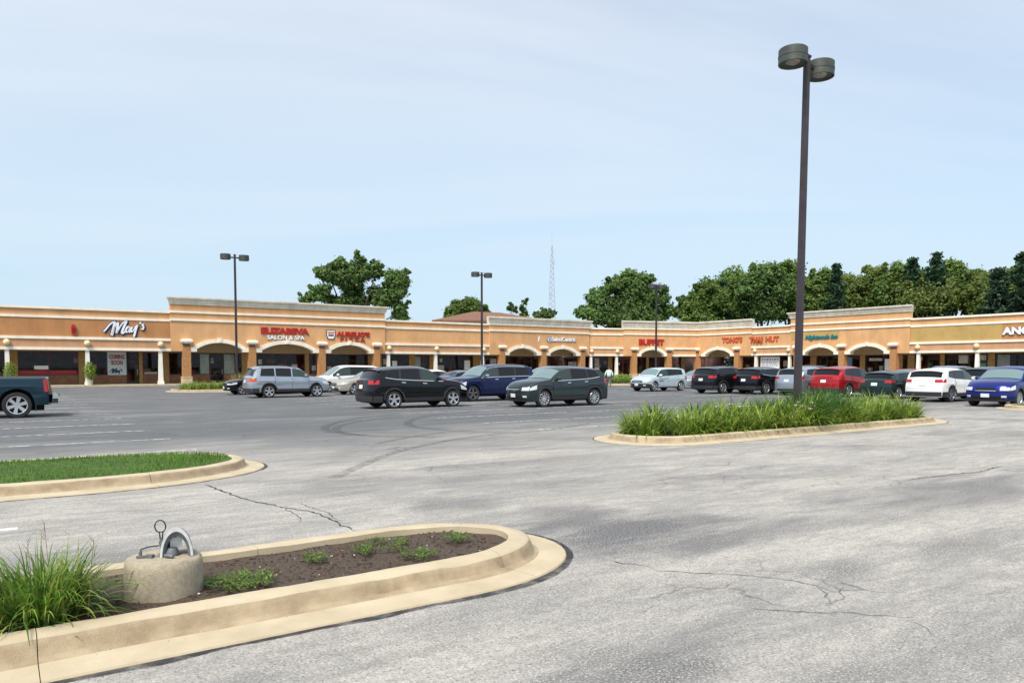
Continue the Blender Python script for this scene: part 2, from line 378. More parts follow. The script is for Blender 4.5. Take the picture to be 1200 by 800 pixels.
TYM2 = TYM.copy(); TYM2.name = 'tar seam'; [setattr(n.inputs[3], 'default_value', .35) or setattr(n.inputs[4], 'default_value', .95) for n in TYM2.node_tree.nodes if n.type == 'MAP_RANGE']
# stall stripes, worn white paint
STR = bpy.data.materials.new('worn stripe paint'); t_, n_, l_, b_ = nodes(STR)
nz = n_.new('ShaderNodeTexNoise'); tcn = n_.new('ShaderNodeTexCoord'); l_.new(tcn.outputs['Object'], nz.inputs['Vector']); nz.inputs['Scale'].default_value = 6; nz.inputs['Detail'].default_value = 6
rp = n_.new('ShaderNodeValToRGB'); l_.new(nz.outputs['Fac'], rp.inputs[0]); rp.color_ramp.elements[0].position = .38; rp.color_ramp.elements[1].position = .62
rp.color_ramp.elements[0].color = (.16, .165, .17, 1); rp.color_ramp.elements[1].color = (.60, .59, .56, 1)
l_.new(rp.outputs[0], b_.inputs['Base Color']); b_.inputs['Roughness'].default_value = .8
def stripe(u0, u1, v, bright=STR):
    m = MB(); Fq = lambda u, vv, z: tuple(UV(u, vv, z))
    m.box(u0, u1, v-.05, v+.05, .0005, .004, Fq)
    tag(obj('stall_stripe', m, bright), kind='structure')
for k in range(14):
    v = 15.5+2.72*k
    stripe(11.6, 16.9, v); stripe(17.6, 22.8, v)
    if k < 14: stripe(-2.5, 3.2, v+.1); 
    stripe(31.2, 36.4, v-.6)
    if k > 4: stripe(37.0, 42.2, v-.6)
STRW = mat('bright stripe paint', (.74, .74, .72), .7, var=.1, scale=8)
stripe(-3.0, .12, 8.97, STRW)

# ------------------------------------------------------------------ kerbed islands
def outline(u0, u1, v0, v1, nl, nr, step=.12):
    """closed loop, anticlockwise in (u,v): rounded ends of length nl (left) and nr (right)"""
    vc, h = (v0+v1)/2, (v1-v0)/2; P = []
    def line(a, b):
        n = max(1, int(math.dist(a, b)/step)); return [(a[0]+(b[0]-a[0])*i/n, a[1]+(b[1]-a[1])*i/n) for i in range(n)]
    P += line((u0+nl, v0), (u1-nr, v0))
    na = 26
    P += [(u1-nr+nr*math.sin(math.pi*i/na), vc-h*math.cos(math.pi*i/na)) for i in range(na)]
    P += line((u1-nr, v1), (u0+nl, v1))
    P += [(u0+nl-nl*math.sin(math.pi*i/na), vc+h*math.cos(math.pi*i/na)) for i in range(na)]
    return P
PROF = [(-.03, .02), (-.03, .148), (0, .155), (.05, .158), (.125, .152), (.150, .138), (.168, .10), (.182, .055), (.20, .034), (.235, .027), (.35, .022), (.47, .016), (.48, .0)]
def island(label, u0, u1, v0, v1, nl, nr, fill, seg=3.0, gut=1.0, rnd=0, tar=.03):
    rr = random.Random(rnd); P = outline(u0, u1, v0, v1, nl, nr); n = len(P)
    c = UV((u0+u1)/2, (v0+v1)/2); t = thing('kerbed_island', label, 'parking island', c)
    nrm = []
    for i in range(n):
        a, b = P[i-1], P[(i+1) % n]; d = math.dist(a, b); nrm.append(((b[1]-a[1])/d, -(b[0]-a[0])/d))
    def pt(i, o, z, jit=1):
        p, q = P[i % n], nrm[i % n]
        k = 1+.07*jit*hump(p[0]*2, p[1]*2) if o > .1 else 1
        zz = z+(.005*hump(p[0]*7+o*30, p[1]*7)*jit if z > .03 else 0)
        oo = o*k if o < .25 else .25+(o-.25)*gut
        if rnd == 1 and .10 < o < .2:
            for gp, gw in (((455, 684), .10), ((462, 681), .05), ((541, 664), .12), ((250, 722), .04), ((120, 752), .05), ((585, 655), .06)):
                gq = toUV(G(*gp, .12)); dd = math.hypot(p[0]-gq[0], (p[1]-.16-gq[1])*.3); oo -= .035*math.exp(-(dd/gw)**2); zz -= .022*math.exp(-(dd/gw)**2)
        return tuple(UV(p[0]+q[0]*oo, p[1]+q[1]*oo, zz))
    i = 0; k = 0
    while i < n:
        j = i; L = 0
        while j < n and L < seg:
            L += math.dist(P[j % n], P[(j+1) % n]); j += 1
        if n-j < 8: j = n
        m = MB(); rows = [[pt(q, *pr) for pr in PROF] for q in range(i, j+1)]
        # tiny joint: shrink the ends
        a, b = rows[0], rows[1]; rows[0] = [tuple(Vector(x).lerp(Vector(y), .02)) for x, y in zip(a, b)]
        a, b = rows[-1], rows[-2]; rows[-1] = [tuple(Vector(x).lerp(Vector(y), .02)) for x, y in zip(a, b)]
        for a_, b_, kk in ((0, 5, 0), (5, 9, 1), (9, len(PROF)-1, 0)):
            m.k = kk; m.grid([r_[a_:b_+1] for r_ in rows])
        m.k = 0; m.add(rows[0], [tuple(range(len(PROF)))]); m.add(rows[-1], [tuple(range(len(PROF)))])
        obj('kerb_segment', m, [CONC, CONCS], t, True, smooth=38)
        i = j
    m = MB(); m.grid([[pt(q, .478, .0045, 0), pt(q, .478+tar*(.75+.45*hump(P[q % n][0]*3, P[q % n][1])+.15*hump(P[q % n][0]*17, P[q % n][1]*15)), .0045, 0)] for q in range(n+1)])
    for q_ in range(len(m.v)): m.v[q_] = (m.v[q_][0], m.v[q_][1], .0045)
    obj('tar_seam', m, TYM2, t, True, fix=False)
    # fill: soil or turf sheet with slight mound
    m = MB(); K = 6; cc = ((u0+u1)/2, (v0+v1)/2); rows = []
    for r_ in range(K+1):
        s = 1-r_/K; row = []
        for q in range(n):
            p = P[q]
            if r_ < K:
                pu = max(u0+nl*.9, min(u1-nr*.9, p[0])); cu = (pu, cc[1])
            else: cu = (max(u0+nl*.9, min(u1-nr*.9, p[0])), cc[1])
            x = cu[0]+(p[0]-cu[0])*s; y = cu[1]+(p[1]-cu[1])*s
            z = fill['z']+fill['mound']*(1-s*s)+fill['rough']*hump(x*7, y*7)
            row.append(tuple(UV(x, y, z)))
        rows.append(row)
    m.grid(rows, True)
    obj(fill['name'], m, fill['mat'], t, True, smooth=60)
    return t, P
def soil():
    m = bpy.data.materials.new('garden soil'); t, n, l, b = nodes(m); tc = n.new('ShaderNodeTexCoord')
    z1 = n.new('ShaderNodeTexNoise'); z1.inputs['Scale'].default_value = 38; z1.inputs['Detail'].default_value = 6; z1.inputs['Roughness'].default_value = .75; l.new(tc.outputs['Object'], z1.inputs['Vector'])
    r = n.new('ShaderNodeValToRGB'); l.new(z1.outputs['Fac'], r.inputs[0]); e = r.color_ramp.elements; e[0].position = .33; e[0].color = (.028, .017, .012, 1); e[1].position = .72; e[1].color = (.155, .115, .082, 1)
    l.new(r.outputs[0], b.inputs['Base Color']); b.inputs['Roughness'].default_value = .95
    bp = n.new('ShaderNodeBump'); bp.inputs['Strength'].default_value = 1; bp.inputs['Distance'].default_value = .02; l.new(z1.outputs['Fac'], bp.inputs['Height']); l.new(bp.outputs[0], b.inputs['Normal'])
    return m
SOIL = soil()
TURF = mat('turf base', (.07, .13, .02), .95, col2=(.035, .08, .012), scale=6, bump=.6, bscale=60)
soilf = dict(name='soil_bed', mat=SOIL, z=.10, mound=.0, rough=.012)
turff = dict(name='turf', mat=TURF, z=.15, mound=.05, rough=.004)
islA, PA = island('cream kerbed bed of bare brown soil with a concrete footing, nearest to the camera', -6.5, 3.74, 4.93, 6.13, .6, .95, soilf, rnd=1, tar=.08)
islB, PB = island('cream kerbed island filled with mown green turf at the left edge', -9, 3.15, 11.35, 14.0, 1.6, 2.3, turff, rnd=2, tar=.05)
islC, PC = island('cream kerbed island planted with daylilies around the tallest looking light pole', 11.3, 23.5, 11.0, 12.75, 1.0, 1.6, soilf, gut=1.3, rnd=3)
islD, PD = island('kerbed planting island in front of the arcade at the left, with low green plants', 9.6, 23.5, 51.6, 55.2, 1.2, 1.2, soilf, rnd=4)
islE, PE = island('kerbed island with a small clipped green mound beside the walking person', 45.3, 58, 48.9, 51.8, 1.2, 1.2, soilf, rnd=5)
islG, PG = island('kerbed island around the light pole behind the dark blue car', 28.5, 41, 51.4, 54.0, 1.2, 1.2, soilf, rnd=6)
islF, PF = island('cream kerbed island cut off by the right edge beside the bright blue car', 32.3, 45, 11.2, 13.0, 1.0, 1.2, turff, rnd=7)

# ------------------------------------------------------------------ leaves, blades
def blades(n, spread, h0, h1, wd, lean=.9, seed=1, segs=4, kinks=0.0, zb=0.0, arch=1.0):
    r = np.random.default_rng(seed); m = MB()
    for i in range(n):
        a = r.uniform(0, 2*math.pi); rad = spread*math.sqrt(r.uniform(0, 1))*.6
        bx, by = rad*math.cos(a), rad*math.sin(a); da = a+r.normal(0, .7)
        L = r.uniform(h0, h1); th = r.uniform(.05, lean)*(.35+.8*rad/(spread*.6+1e-6)); cur = r.uniform(.5, 1.9)*arch
        w_ = wd*r.uniform(.6, 1.15); x, y, z = bx, by, zb; rows = []; side = (-math.sin(da), math.cos(da))
        tw = r.normal(0, .5)
        for s in range(segs+1):
            f = s/segs; ww = w_*(1-f**1.8)*(.55+.45*min(1, f*4)) + .0006
            sx_, sy_ = side[0]*math.cos(tw*f)+math.cos(da)*math.sin(tw*f)*.3, side[1]
            rows.append([(x-sx_*ww/2, y-sy_*ww/2, z), (x+sx_*ww/2, y+sy_*ww/2, z)])
            ang = th+cur*f*f*(1 if r.uniform() > kinks else 1.8)
            x += math.cos(da)*math.sin(ang)*L/segs; y += math.sin(da)*math.sin(ang)*L/segs; z += math.cos(ang)*L/segs
            z = max(z, zb+.01)
        m.grid(rows)
    return m
DAY = leaf_mat('daylily leaves', [(0.054, 0.132, 0.022), (0.090, 0.192, 0.026), (0.132, 0.252, 0.036), (0.204, 0.312, 0.054), (0.312, 0.336, 0.084)], .35, .45, 3)
DAY2 = leaf_mat('bright daylily leaves', [(0.084, 0.168, 0.024), (0.168, 0.264, 0.036), (0.288, 0.396, 0.060), (0.432, 0.504, 0.120)], .4, .5, 3)
FINE = leaf_mat('fine dark grass blades', [(0.036, 0.108, 0.024), (0.072, 0.180, 0.036), (0.120, 0.240, 0.048)], .35, .5, 2)
TANG = leaf_mat('tan grass blades', [(.35, .25, .09), (.50, .38, .16), (.42, .34, .12), (.25, .26, .08)], .35, .7, 3)
TURFB = leaf_mat('turf blades', [(.075, .16, .02), (.11, .21, .028), (.15, .26, .04)], .35, .5, 1.2)
WEED = leaf_mat('weed leaves', [(.07, .14, .02), (.13, .21, .04), (.20, .27, .07)], .35, .5, 8)
DRY = leaf_mat('dry straw', [(.30, .22, .12), (.45, .36, .22), (.20, .13, .07)], .2, .8, 4)
STONE = mat('pale pebble', (.55, .50, .45), .9, var=.25, scale=12)

# big clump in the foreground
p = G(48, 722, .11)
t = thing('daylily_plant', 'large daylily clump of long arching green leaves at the bottom left beside the concrete footing', 'plant', p)
obj('leaves', blades(620, .46, .36, .70, .020, 1.15, 11, 7, arch=1.35), DAY, t, fix=False)
obj('leaves', blades(230, .5, .26, .60, .019, 1.35, 12, 7, arch=1.6), DAY2, t, fix=False, label='yellow green outer leaves of the clump')
m = blades(45, .5, .10, .30, .008, 1.4, 13, 4, arch=1.6); obj('dead_leaves', m, DRY, t, fix=False)
m = MB()
for (dx, dy, hh, lx) in ((.05, .06, .70, -.04), (.36, .0, .58, .06), (-.12, .1, .55, -.03)):
    m.tube([(dx, dy, 0), (dx+lx*.4, dy, hh*.5), (dx+lx, dy, hh)], [.004, .003, .002], 5)
    for q in range(5): m.tube([(dx+lx, dy, hh-.03*q), (dx+lx+random.uniform(-.04, .04), dy+random.uniform(-.02, .02), hh-.03*q+.05)], [.003, .0015], 4)
obj('seed_stalk', m, DRY, t)

t.scale = (.80, .80, .80)
# soil litter on the near bed
m = MB()
for i in range(1500):
    u = random.uniform(-3.0, 3.55); v = random.uniform(5.0, 6.05)
    q = UV(u, v, .105+.012*hump(u*7, v*7)); a = random.uniform(0, 6.28); L = random.uniform(.008, .035); w_ = random.uniform(.003, .008)
    c, s = math.cos(a), math.sin(a)
    m.box(-L/2, L/2, -w_/2, w_/2, 0, random.uniform(.003, .008), lambda x, y, z: (q.x+x*c-y*s, q.y+x*s+y*c, q.z+z+x*.2))
tag(obj('mulch_chips', m, mat('mulch', (.11, .065, .04), .95, col2=(.03, .018, .012), scale=14), fix=False), 'dark wood chips and twigs strewn over the near soil bed', 'mulch', kind='stuff')
m = MB()
for i in range(70):
    u = random.uniform(-2.5, 3.6); v = random.uniform(5.0, 6.05); q = UV(u, v, .112+.012*hump(u*7, v*7)); s = random.choice((.004, .006, .009))*random.uniform(.7, 1.3)
    m.lathe([(0, -s*.6), (s, 0), (s*.7, s*.5), (0, s*.6)], 6, tuple(q))
tag(obj('pebbles', m, STONE, fix=False), 'small pale pebbles scattered on the near soil bed', 'pebbles', kind='stuff')

def weeds(px, py, wpx, n, seed, label):
    q = G(px, py, .115); sc = wpx*q.y/FPX; r = random.Random(seed); m = MB()
    for i in range(n):
        a = r.uniform(0, 6.28); d = math.sqrt(r.random())*.5; x = d*sc*math.cos(a); y = d*min(sc, .45)*math.sin(a)
        for k in range(r.randint(5, 9)):
            b = r.uniform(0, 6.28); L = r.uniform(.018, .04); w_ = L*.36; h = r.uniform(.005, .05)
            c, s = math.cos(b), math.sin(b); up = r.uniform(.1, .8)
            P = [(0, 0, 0), (L*.5, w_/2, L*.5*up), (L, 0, L*up*.8), (L*.5, -w_/2, L*.5*up)]
            m.add([(x+px_*c-py_*s, y+px_*s+py_*c, h+pz) for px_, py_, pz in P], [(0, 1, 2, 3)])
    o = obj('weed_patch', m, WEED, fix=False, loc=q); tag(o, label, 'weed', 'weeds growing in the near bed')
weeds(282, 684, 78, 170, 1, 'low bright weed patch right next to the concrete footing')
weeds(368, 657, 34, 40, 2, 'small round weed in the middle of the soil bed')
weeds(450, 641, 60, 70, 3, 'sparse weed strip along the back kerb of the soil bed')
weeds(490, 653, 44, 60, 4, 'weed tuft near the front kerb of the soil bed')
weeds(534, 633, 36, 50, 5, 'weed tuft closest to the rounded nose of the near bed')
weeds(425, 648, 30, 30, 6, 'thin weed just left of the middle of the back strip')

m = MB()
for i in range(520):
    s_ = random.random()**1.5; q_ = random.randrange(len(PA)-1); p0, p1 = PA[q_], PA[(q_+1) % len(PA)]; dx, dy = p1[0]-p0[0], p1[1]-p0[1]; l0 = math.hypot(dx, dy) or 1; o_ = .20+.24*s_
    q = UV(p0[0]+dy/l0*o_+random.uniform(-.05, .05), p0[1]-dx/l0*o_, .030-.02*s_); s2_ = random.uniform(.002, .006); m.lathe([(0, -s2_*.5), (s2_, 0), (0, s2_*.7)], 5, tuple(q))
tag(obj('grit', m, mat('dark grit', (.12, .09, .06), .9, col2=(.30, .25, .18), scale=40), fix=False), 'dark grit and crumbs lying in the near kerb gutter', 'grit', kind='stuff')
# turf blades on island B
m = MB(); r = np.random.default_rng(5)
for i in range(26000):
    u = r.uniform(-6, 3.1); v = r.uniform(11.38, 13.95)
    if u > .9 and ((u-.9)/2.2)**2+((v-12.67)/1.30)**2 > .97: continue
    q = UV(u, v, .16+.03*(1-((v-12.67)/1.3)**2)); h = r.uniform(.02, .05); a = r.uniform(0, 6.28); dx, dy = math.cos(a), math.sin(a); ln = r.uniform(0, .035)
    m.v += [(q.x-dy*.006, q.y+dx*.006, q.z-.01), (q.x+dy*.006, q.y-dx*.006, q.z-.01), (q.x+dx*ln, q.y+dy*ln, q.z+h)]; k = len(m.v); m.f.append((k-3, k-2, k-1)); m.m.append(0)
tag(obj('grass', m, TURFB, fix=False), 'short mown green grass on the left island', 'grass', kind='stuff')

# daylilies on island C
var = [blades(210, .42, .60, 1.02, .048, 1.35, 20+k, 5, arch=1.55) for k in range(4)]
src = []
for k, vb in enumerate(var):
    t = thing('daylily_plant', 'x', 'plant', (0, 0, 0), 0, 'daylilies on the light pole island')
    obj('leaves', vb, DAY2 if k != 1 else DAY, t, fix=False)
    m = MB(); rr = random.Random(k)
    for i in range(4 if k == 0 else 6):
        a = rr.uniform(0, 6.28); d = rr.uniform(.1, .4); x, y, z = d*math.cos(a), d*math.sin(a), rr.uniform(.40, .62); m.k = 1
        m.tube([(x*.6, y*.6, .2), (x, y, z)], .005, 4); m.k = 0
        for j in range(6):
            b = j*1.047; m.add([(x, y, z), (x+.05*math.cos(b-.3), y+.05*math.sin(b-.3), z+.035), (x+.075*math.cos(b), y+.075*math.sin(b), z+.03), (x+.05*math.cos(b+.3), y+.05*math.sin(b+.3), z+.035)], [(0, 1, 2, 3)])
    if k in (0, 3): tag(obj('white_flowers', m, [mat('white petals', (.80, .80, .74), .6), FINE], t, fix=False), kind='stuff')
    src.append(t)
i = 0; rr = random.Random(3); used = set()
ORD = ['first', 'second', 'third', 'fourth', 'fifth', 'sixth', 'seventh', 'eighth', 'ninth', 'tenth', 'eleventh', 'twelfth', 'thirteenth', 'fourteenth', 'fifteenth', 'sixteenth', 'seventeenth', 'eighteenth', 'nineteenth', 'twentieth', 'twenty-first', 'twenty-second']
cnt = [0, 0]
for u in np.arange(12.0, 22.6, .66):
    for v, ri in ((11.42, 0), (12.25, 1)):
        if 16.4 < u < 19.2 and v > 12: continue
        lab = 'daylily clump, %s from the left in the %s row of the light pole island' % (ORD[cnt[ri]], ('front', 'back')[ri]); cnt[ri] += 1
        k = rr.choice([0, 1, 2, 3]) if u > 14 else rr.choice([0, 1, 2])
        sc = rr.uniform(.74, 1.08)
        loc = UV(u+rr.uniform(-.12, .12), v+rr.uniform(-.1, .1)+(.35 if u < 12.6 and v < 12 else 0), .10); rz = rr.uniform(0, 6.28)
        if k not in used: used.add(k); t = src[k]; t.location = loc; t.rotation_euler = (0, 0, rz); t.scale = (sc, sc, sc); t['label'] = lab
        else: t = copy_tree(src[k], loc, rz, lab, (sc, sc, sc))
bl = blades(900, .75, .7, 1.25, .015, .75, 41, 4)
s0 = None
for (u, v, lab, sc) in ((17.4, 11.55, 'tall feathery dark grass clump directly in front of the light pole', 1.0), (18.6, 11.75, 'tall feathery grass clump to the right of the light pole', .95), (16.7, 12.2, 'feathery grass clump to the left of the light pole', .8)):
    t = thing('ornamental_grass', lab, 'grass clump', UV(u, v, .1), random.uniform(0, 6), 'feathery grasses around the pole')
    t.scale = (sc, sc, sc)
    if s0 is None: s0 = obj('blades', bl, FINE, t, fix=False)
    else: d = s0.copy(); C.objects.link(d); d.parent = t

# island D plants: low green, tan grass
gb = [blades(150, .6, .45, .8, .04, .9, 60+k, 3) for k in range(2)]; me0 = None
for i, u in enumerate(np.arange(10.2, 16.5, .62)):
    t = thing('low_grass_plant', 'low green plant, %s from the left in the row behind the arcade island kerb' % ORD[i], 'plant', UV(u, 52.25+.15*(i % 2), .1), i*1.3, 'green row in the arcade island')
    if i < 2: o = obj('leaves', gb[i], DAY2, t, fix=False); me0 = (me0 or []) + [o]
    else: d = me0[i % 2].copy(); C.objects.link(d); d.parent = t
    t.scale = (1.15, 1.15, 1.0)
tb = blades(420, .9, .8, 1.5, .03, .5, 70, 4); s0 = None
for i, (u, v, lab) in enumerate(((14.2, 54.2, 'tan feathery grass left of the far left light pole'), (15.4, 54.3, 'tan feathery grass in the middle of the arcade island'), (16.7, 54.1, 'tan feathery grass half hidden by the silver car'))):
    t = thing('ornamental_grass', lab, 'grass clump', UV(u, v, .1), i*2.0, 'tan grasses in the arcade island')
    if s0 is None: s0 = obj('blades', tb, TANG, t, fix=False)
    else: d = s0.copy(); C.objects.link(d); d.parent = t

def leafball(n, rx, ry, rz, ls, seed, zc=None, hole=.35):
    r = np.random.default_rng(seed); d = r.normal(size=(n, 3)); d /= np.linalg.norm(d, axis=1)[:, None]
    rad = (hole+(1-hole)*r.uniform(size=n)**.5)[:, None]; c = d*rad*np.array([rx, ry, rz]); c[:, 2] += rz if zc is None else zc
    c += r.normal(size=(n, 3))*ls*.5
    return leaves_at(c, d, ls, r)
def leaves_at(c, nrm, ls, r, flat=.9):
    n = len(c); nn = nrm+r.normal(size=(n, 3))*flat; nn /= np.linalg.norm(nn, axis=1)[:, None]
    h = r.normal(size=(n, 3)); a = np.cross(nn, h); a /= np.linalg.norm(a, axis=1)[:, None]; b = np.cross(nn, a)
    s = ls*r.uniform(.6, 1.3, size=n)[:, None]
    V = np.stack([c-a*s*.6, c+b*s*.38+a*s*.05, c+a*s*.65, c-b*s*.38+a*s*.02], 1).reshape(-1, 3)
    m = MB(); m.v = [tuple(x) for x in V]; m.f = [(4*i, 4*i+1, 4*i+2, 4*i+3) for i in range(n)]; m.m = [0]*n
    return m
t = thing('clipped_shrub', 'small round green shrub on the kerbed island right of the walking person', 'shrub', UV(46.9, 50.0, .1))
obj('foliage', leafball(2500, .95, .8, .45, .09, 5), DAY2, t, fix=False)
t = thing('clipped_shrub', 'low green shrub just left of the round one on the same island', 'shrub', UV(45.9, 49.8, .1))
obj('foliage', leafball(1500, .6, .6, .28, .08, 6), DAY, t, fix=False)

# ------------------------------------------------------------------ pole footing with broken lamp base
p = G(193, 693, .10)
t = thing('concrete_footing', 'round rough concrete pole footing with a broken metal lamp base lying on it', 'footing', (p.x, p.y, .06))
m = MB(); nn = 56; rows = []
for r_, z in ((.246, 0), (.247, .06), (.245, .12), (.246, .18), (.245, .23), (.24, .268), (.225, .286), (.12, .290), (0.001, .291)):
    rows.append([((r_+.004*hump(k*1.3, z*40))*math.cos(2*math.pi*k/nn), (r_+.004*hump(k*1.7, z*37))*math.sin(2*math.pi*k/nn), z+(.003*hump(k, z*10+r_*20) if z > .2 else 0)) for k in range(nn)])
m.grid(rows, True)
CONF = mat('pitted concrete', (.50, .44, .33), .95, col2=(.37, .315, .23), scale=34, bump=.7, bscale=170)
obj('footing_block', m, CONF, t, smooth=45)
t2 = thing('broken_lamp_base', 'split grey metal pole cover with a wire loop standing on the round concrete footing', 'pole base', (p.x, p.y, .352))
ALU = mat('weathered aluminium', (.62, .64, .66), .45, .3, var=.2, scale=14); DALU = mat('grey casting', (.16, .175, .19), .6, .4, var=.3, scale=20)
BLK = mat('black cable', (.012, .012, .014), .6)
# horseshoe shell: arch standing on its rim
m = MB(); rows = []
for i in range(25):
    a = R(-8)+R(196)*i/24; r0 = .086; ex = 1.0
    x0, z0 = math.cos(a)*r0*1.0, math.sin(a)*r0*1.95
    rows.append([(x0*.80, -.035, max(0, z0*.80)), (x0, -.055, max(0, z0)), (x0*1.14, -.055, max(0, z0*1.12)), (x0*1.12, .02, max(0, z0*1.10)), (x0*.95, .11, max(0, z0*.9)), (x0*.7, .11, max(0, z0*.62))])
m.grid(rows)
M_ = Matrix.Translation((.085, .02, .0)) @ Matrix.Rotation(R(18), 4, 'Z')
m.v = [tuple(M_ @ Vector(v)) for v in m.v]; obj('pole_cover', m, [DALU], t2, smooth=35)
m = MB(); rows = []
for i in range(25):
    a = R(-8)+R(196)*i/24; x0, z0 = math.cos(a)*.086, math.sin(a)*.168
    rows.append([(x0*1.02, -.062, max(0, z0*1.02)), (x0*1.20, -.062, max(0, z0*1.18)), (x0*1.20, -.050, max(0, z0*1.18)), (x0*1.02, -.050, max(0, z0*1.02))])
m.grid(rows, True); m.v = [tuple(M_ @ Vector(v)) for v in m.v]; obj('cover_rim', m, ALU, t2, smooth=35)
m = MB(); m.box(-.045, .03, .0, .012, .04, .12); m.v = [tuple(M_ @ Vector(v)) for v in m.v]; obj('hand_hole_plate', m, ALU, t2)
m = MB(); m.lathe([(.0, .0), (.042, 0), (.045, .03), (.03, .055), (0, .055)], 14, (.055, .0, 0)); obj('casting', m, DALU, t2, smooth=40)
m = MB(); pts = []
for i in range(21):
    a = R(-110)+R(300)*i/20+math.pi/2*0; pts.append((-.005+.037*math.sin(a+R(110)-R(-35)), -.03, .205+.042*-math.cos(a+R(110)-R(-35))))
m.tube([(.0, -.03, .03), (-.006, -.03, .11), (-.012, -.03, .165)]+pts+[(.012, -.03, .165), (.004, -.03, .10)], .0045, 6); obj('wire_loop', m, BLK, t2, smooth=60)
m = MB(); m.tube([(0, -.03, .0), (0, -.03, .125)], .011, 8); m.lathe([(.0, 0), (.02, 0), (.02, .022), (0, .022)], 6, (0, -.03, .0)); m.lathe([(.0, 0), (.018, 0), (.018, .02), (0, .02)], 6, (0, -.03, .085)); obj('anchor_bolt', m, DALU, t2)
m = MB(); m.tube([(-.015, -.03, .075), (-.08, -.05, .07), (-.125, -.06, .055), (-.135, -.062, .02)], .005, 6); obj('wire_stub', m, BLK, t2)
m = MB(); m.tube([(-.125, -.06, 0), (-.125, -.06, .045)], .008, 8); m.box(-.15, -.10, -.078, -.05, 0, .012); obj('anchor_bolt', m, DALU, t2)
m = MB(); m.box(-.095, -.045, -.075, -.035, 0, .018); obj('flange_piece', m, DALU, t2)
m = MB(); m.tube([(.035, -.055, .012), (.075, -.075, .018), (.10, -.08, .012)], .013, 7); obj('bracket', m, DALU, t2)

# ------------------------------------------------------------------ light poles
def make_pole(H, label, loc, rz, lean=0.0):
    t = thing('light_pole', label, 'light pole', loc, rz, 'twin head light poles')
    m = MB(); m.lathe([(0, 0), (.24, 0), (.24, .62), (.22, .66), (0, .66)], 24); obj('footing', m, CONF, t, smooth=40)
    m = MB(); m.box(-.14, .14, -.14, .14, .66, .69)
    a, b = .075, .062
    vs = [(s*x, s2*x, z) for z, x in ((.69, a), (H, b)) for s, s2 in ((-1, -1), (1, -1), (1, 1), (-1, 1))]
    m.add(vs, [(0, 1, 5, 4), (1, 2, 6, 5), (2, 3, 7, 6), (3, 0, 4, 7), (4, 5, 6, 7)]); obj('shaft', m, POLE, t)
    m = MB(); m.box(-.08, .08, -.08, .08, H, H+.05); obj('cap', m, POLE, t)
    for s in (-1, 1):
        m = MB(); m.box(min(s*.06, s*.32), max(s*.06, s*.32), -.035, .035, H-.22, H-.13); obj('arm', m, POLE, t)
        hd = MB(); cx_ = s*.63
        hd.lathe([(0, .20), (.33, .20), (.35, .18), (.35, .03), (.358, .03), (.358, -.01), (.35, -.01), (.35, -.17), (.33, -.17), (.31, -.12), (0, -.11)], 32, (cx_, 0, H-.16))
        h = obj('lamp_head', hd, LAMPB, t, smooth=35)
        g = MB(); g.lathe([(0, 0), (.10, .0), (.16, .03), (.2, .06)], 16, (cx_, 0, H-.32)); obj('reflector', g, mat('reflector', (.32, .30, .26), .3, .6), h, smooth=60)
    t.rotation_euler = (0, lean, rz)
    return t
def pole_at(px, top, H):
    d = ray(px, top); tt = (H-EYE)/d.z; return Vector((d.x*tt, d.y*tt, 0))
PH = 9.5
pole = make_pole(PH, 'nearest dark light pole, two drum heads, rising from the daylily island', pole_at(942, 66, PH), TH+R(3), R(.9))
for (px_, py_, lab) in ((275, 299, 'light pole farthest left, in front of the tall parapet with red letters'), (564.5, 320, 'light pole behind the dark blue car in the middle of the lot'), (769.5, 334, 'farthest light pole, crossing the red sign left of the centre corner')):
    c = copy_tree(pole, pole_at(px_, py_, PH), TH, lab); c.rotation_euler = (0, 0, TH)
# ------------------------------------------------------------------ shopping centre
class Wall:
    def __init__(s, a, b):
        s.o = Vector((*a, 0)); e = Vector((*b, 0)); s.L = (e-s.o).length; s.d = (e-s.o)/s.L; s.n = Vector((s.d.y, -s.d.x, 0))
    def P(s, u, o, z): return tuple(s.o+s.d*u+s.n*o+Vector((0, 0, z)))
    def at(s, px, py=410, off=0.0):
        """where the sight line through (px,py) meets the wall plane: (u, z)"""
        d = ray(px, py); q = s.o+s.n*off; t = q.dot(s.n)/d.dot(s.n) if True else 0
        h = d*t; rel = h-q; return rel.dot(s.d), EYE+h.z
def lp(px, p, K=4.87): return ((px-600)*K/p, FPX*K/p)
PA_, PB_, PC_, PD_ = lp(-190, 80.2), lp(690, 45.9), lp(817, 43.6), lp(1330, 70.7)
W1, WM, W2 = Wall(PA_, PB_), Wall(PB_, PC_), Wall(PC_, PD_)
bld = thing('shopping_centre', 'long tan stucco shopping centre bent round the lot, with white bands, arches and brick piers', 'building', (PB_[0], PB_[1], 0))
def part(name, mb, m, parent=None, **k): return obj(name, mb, m, parent or bld, True, **k)

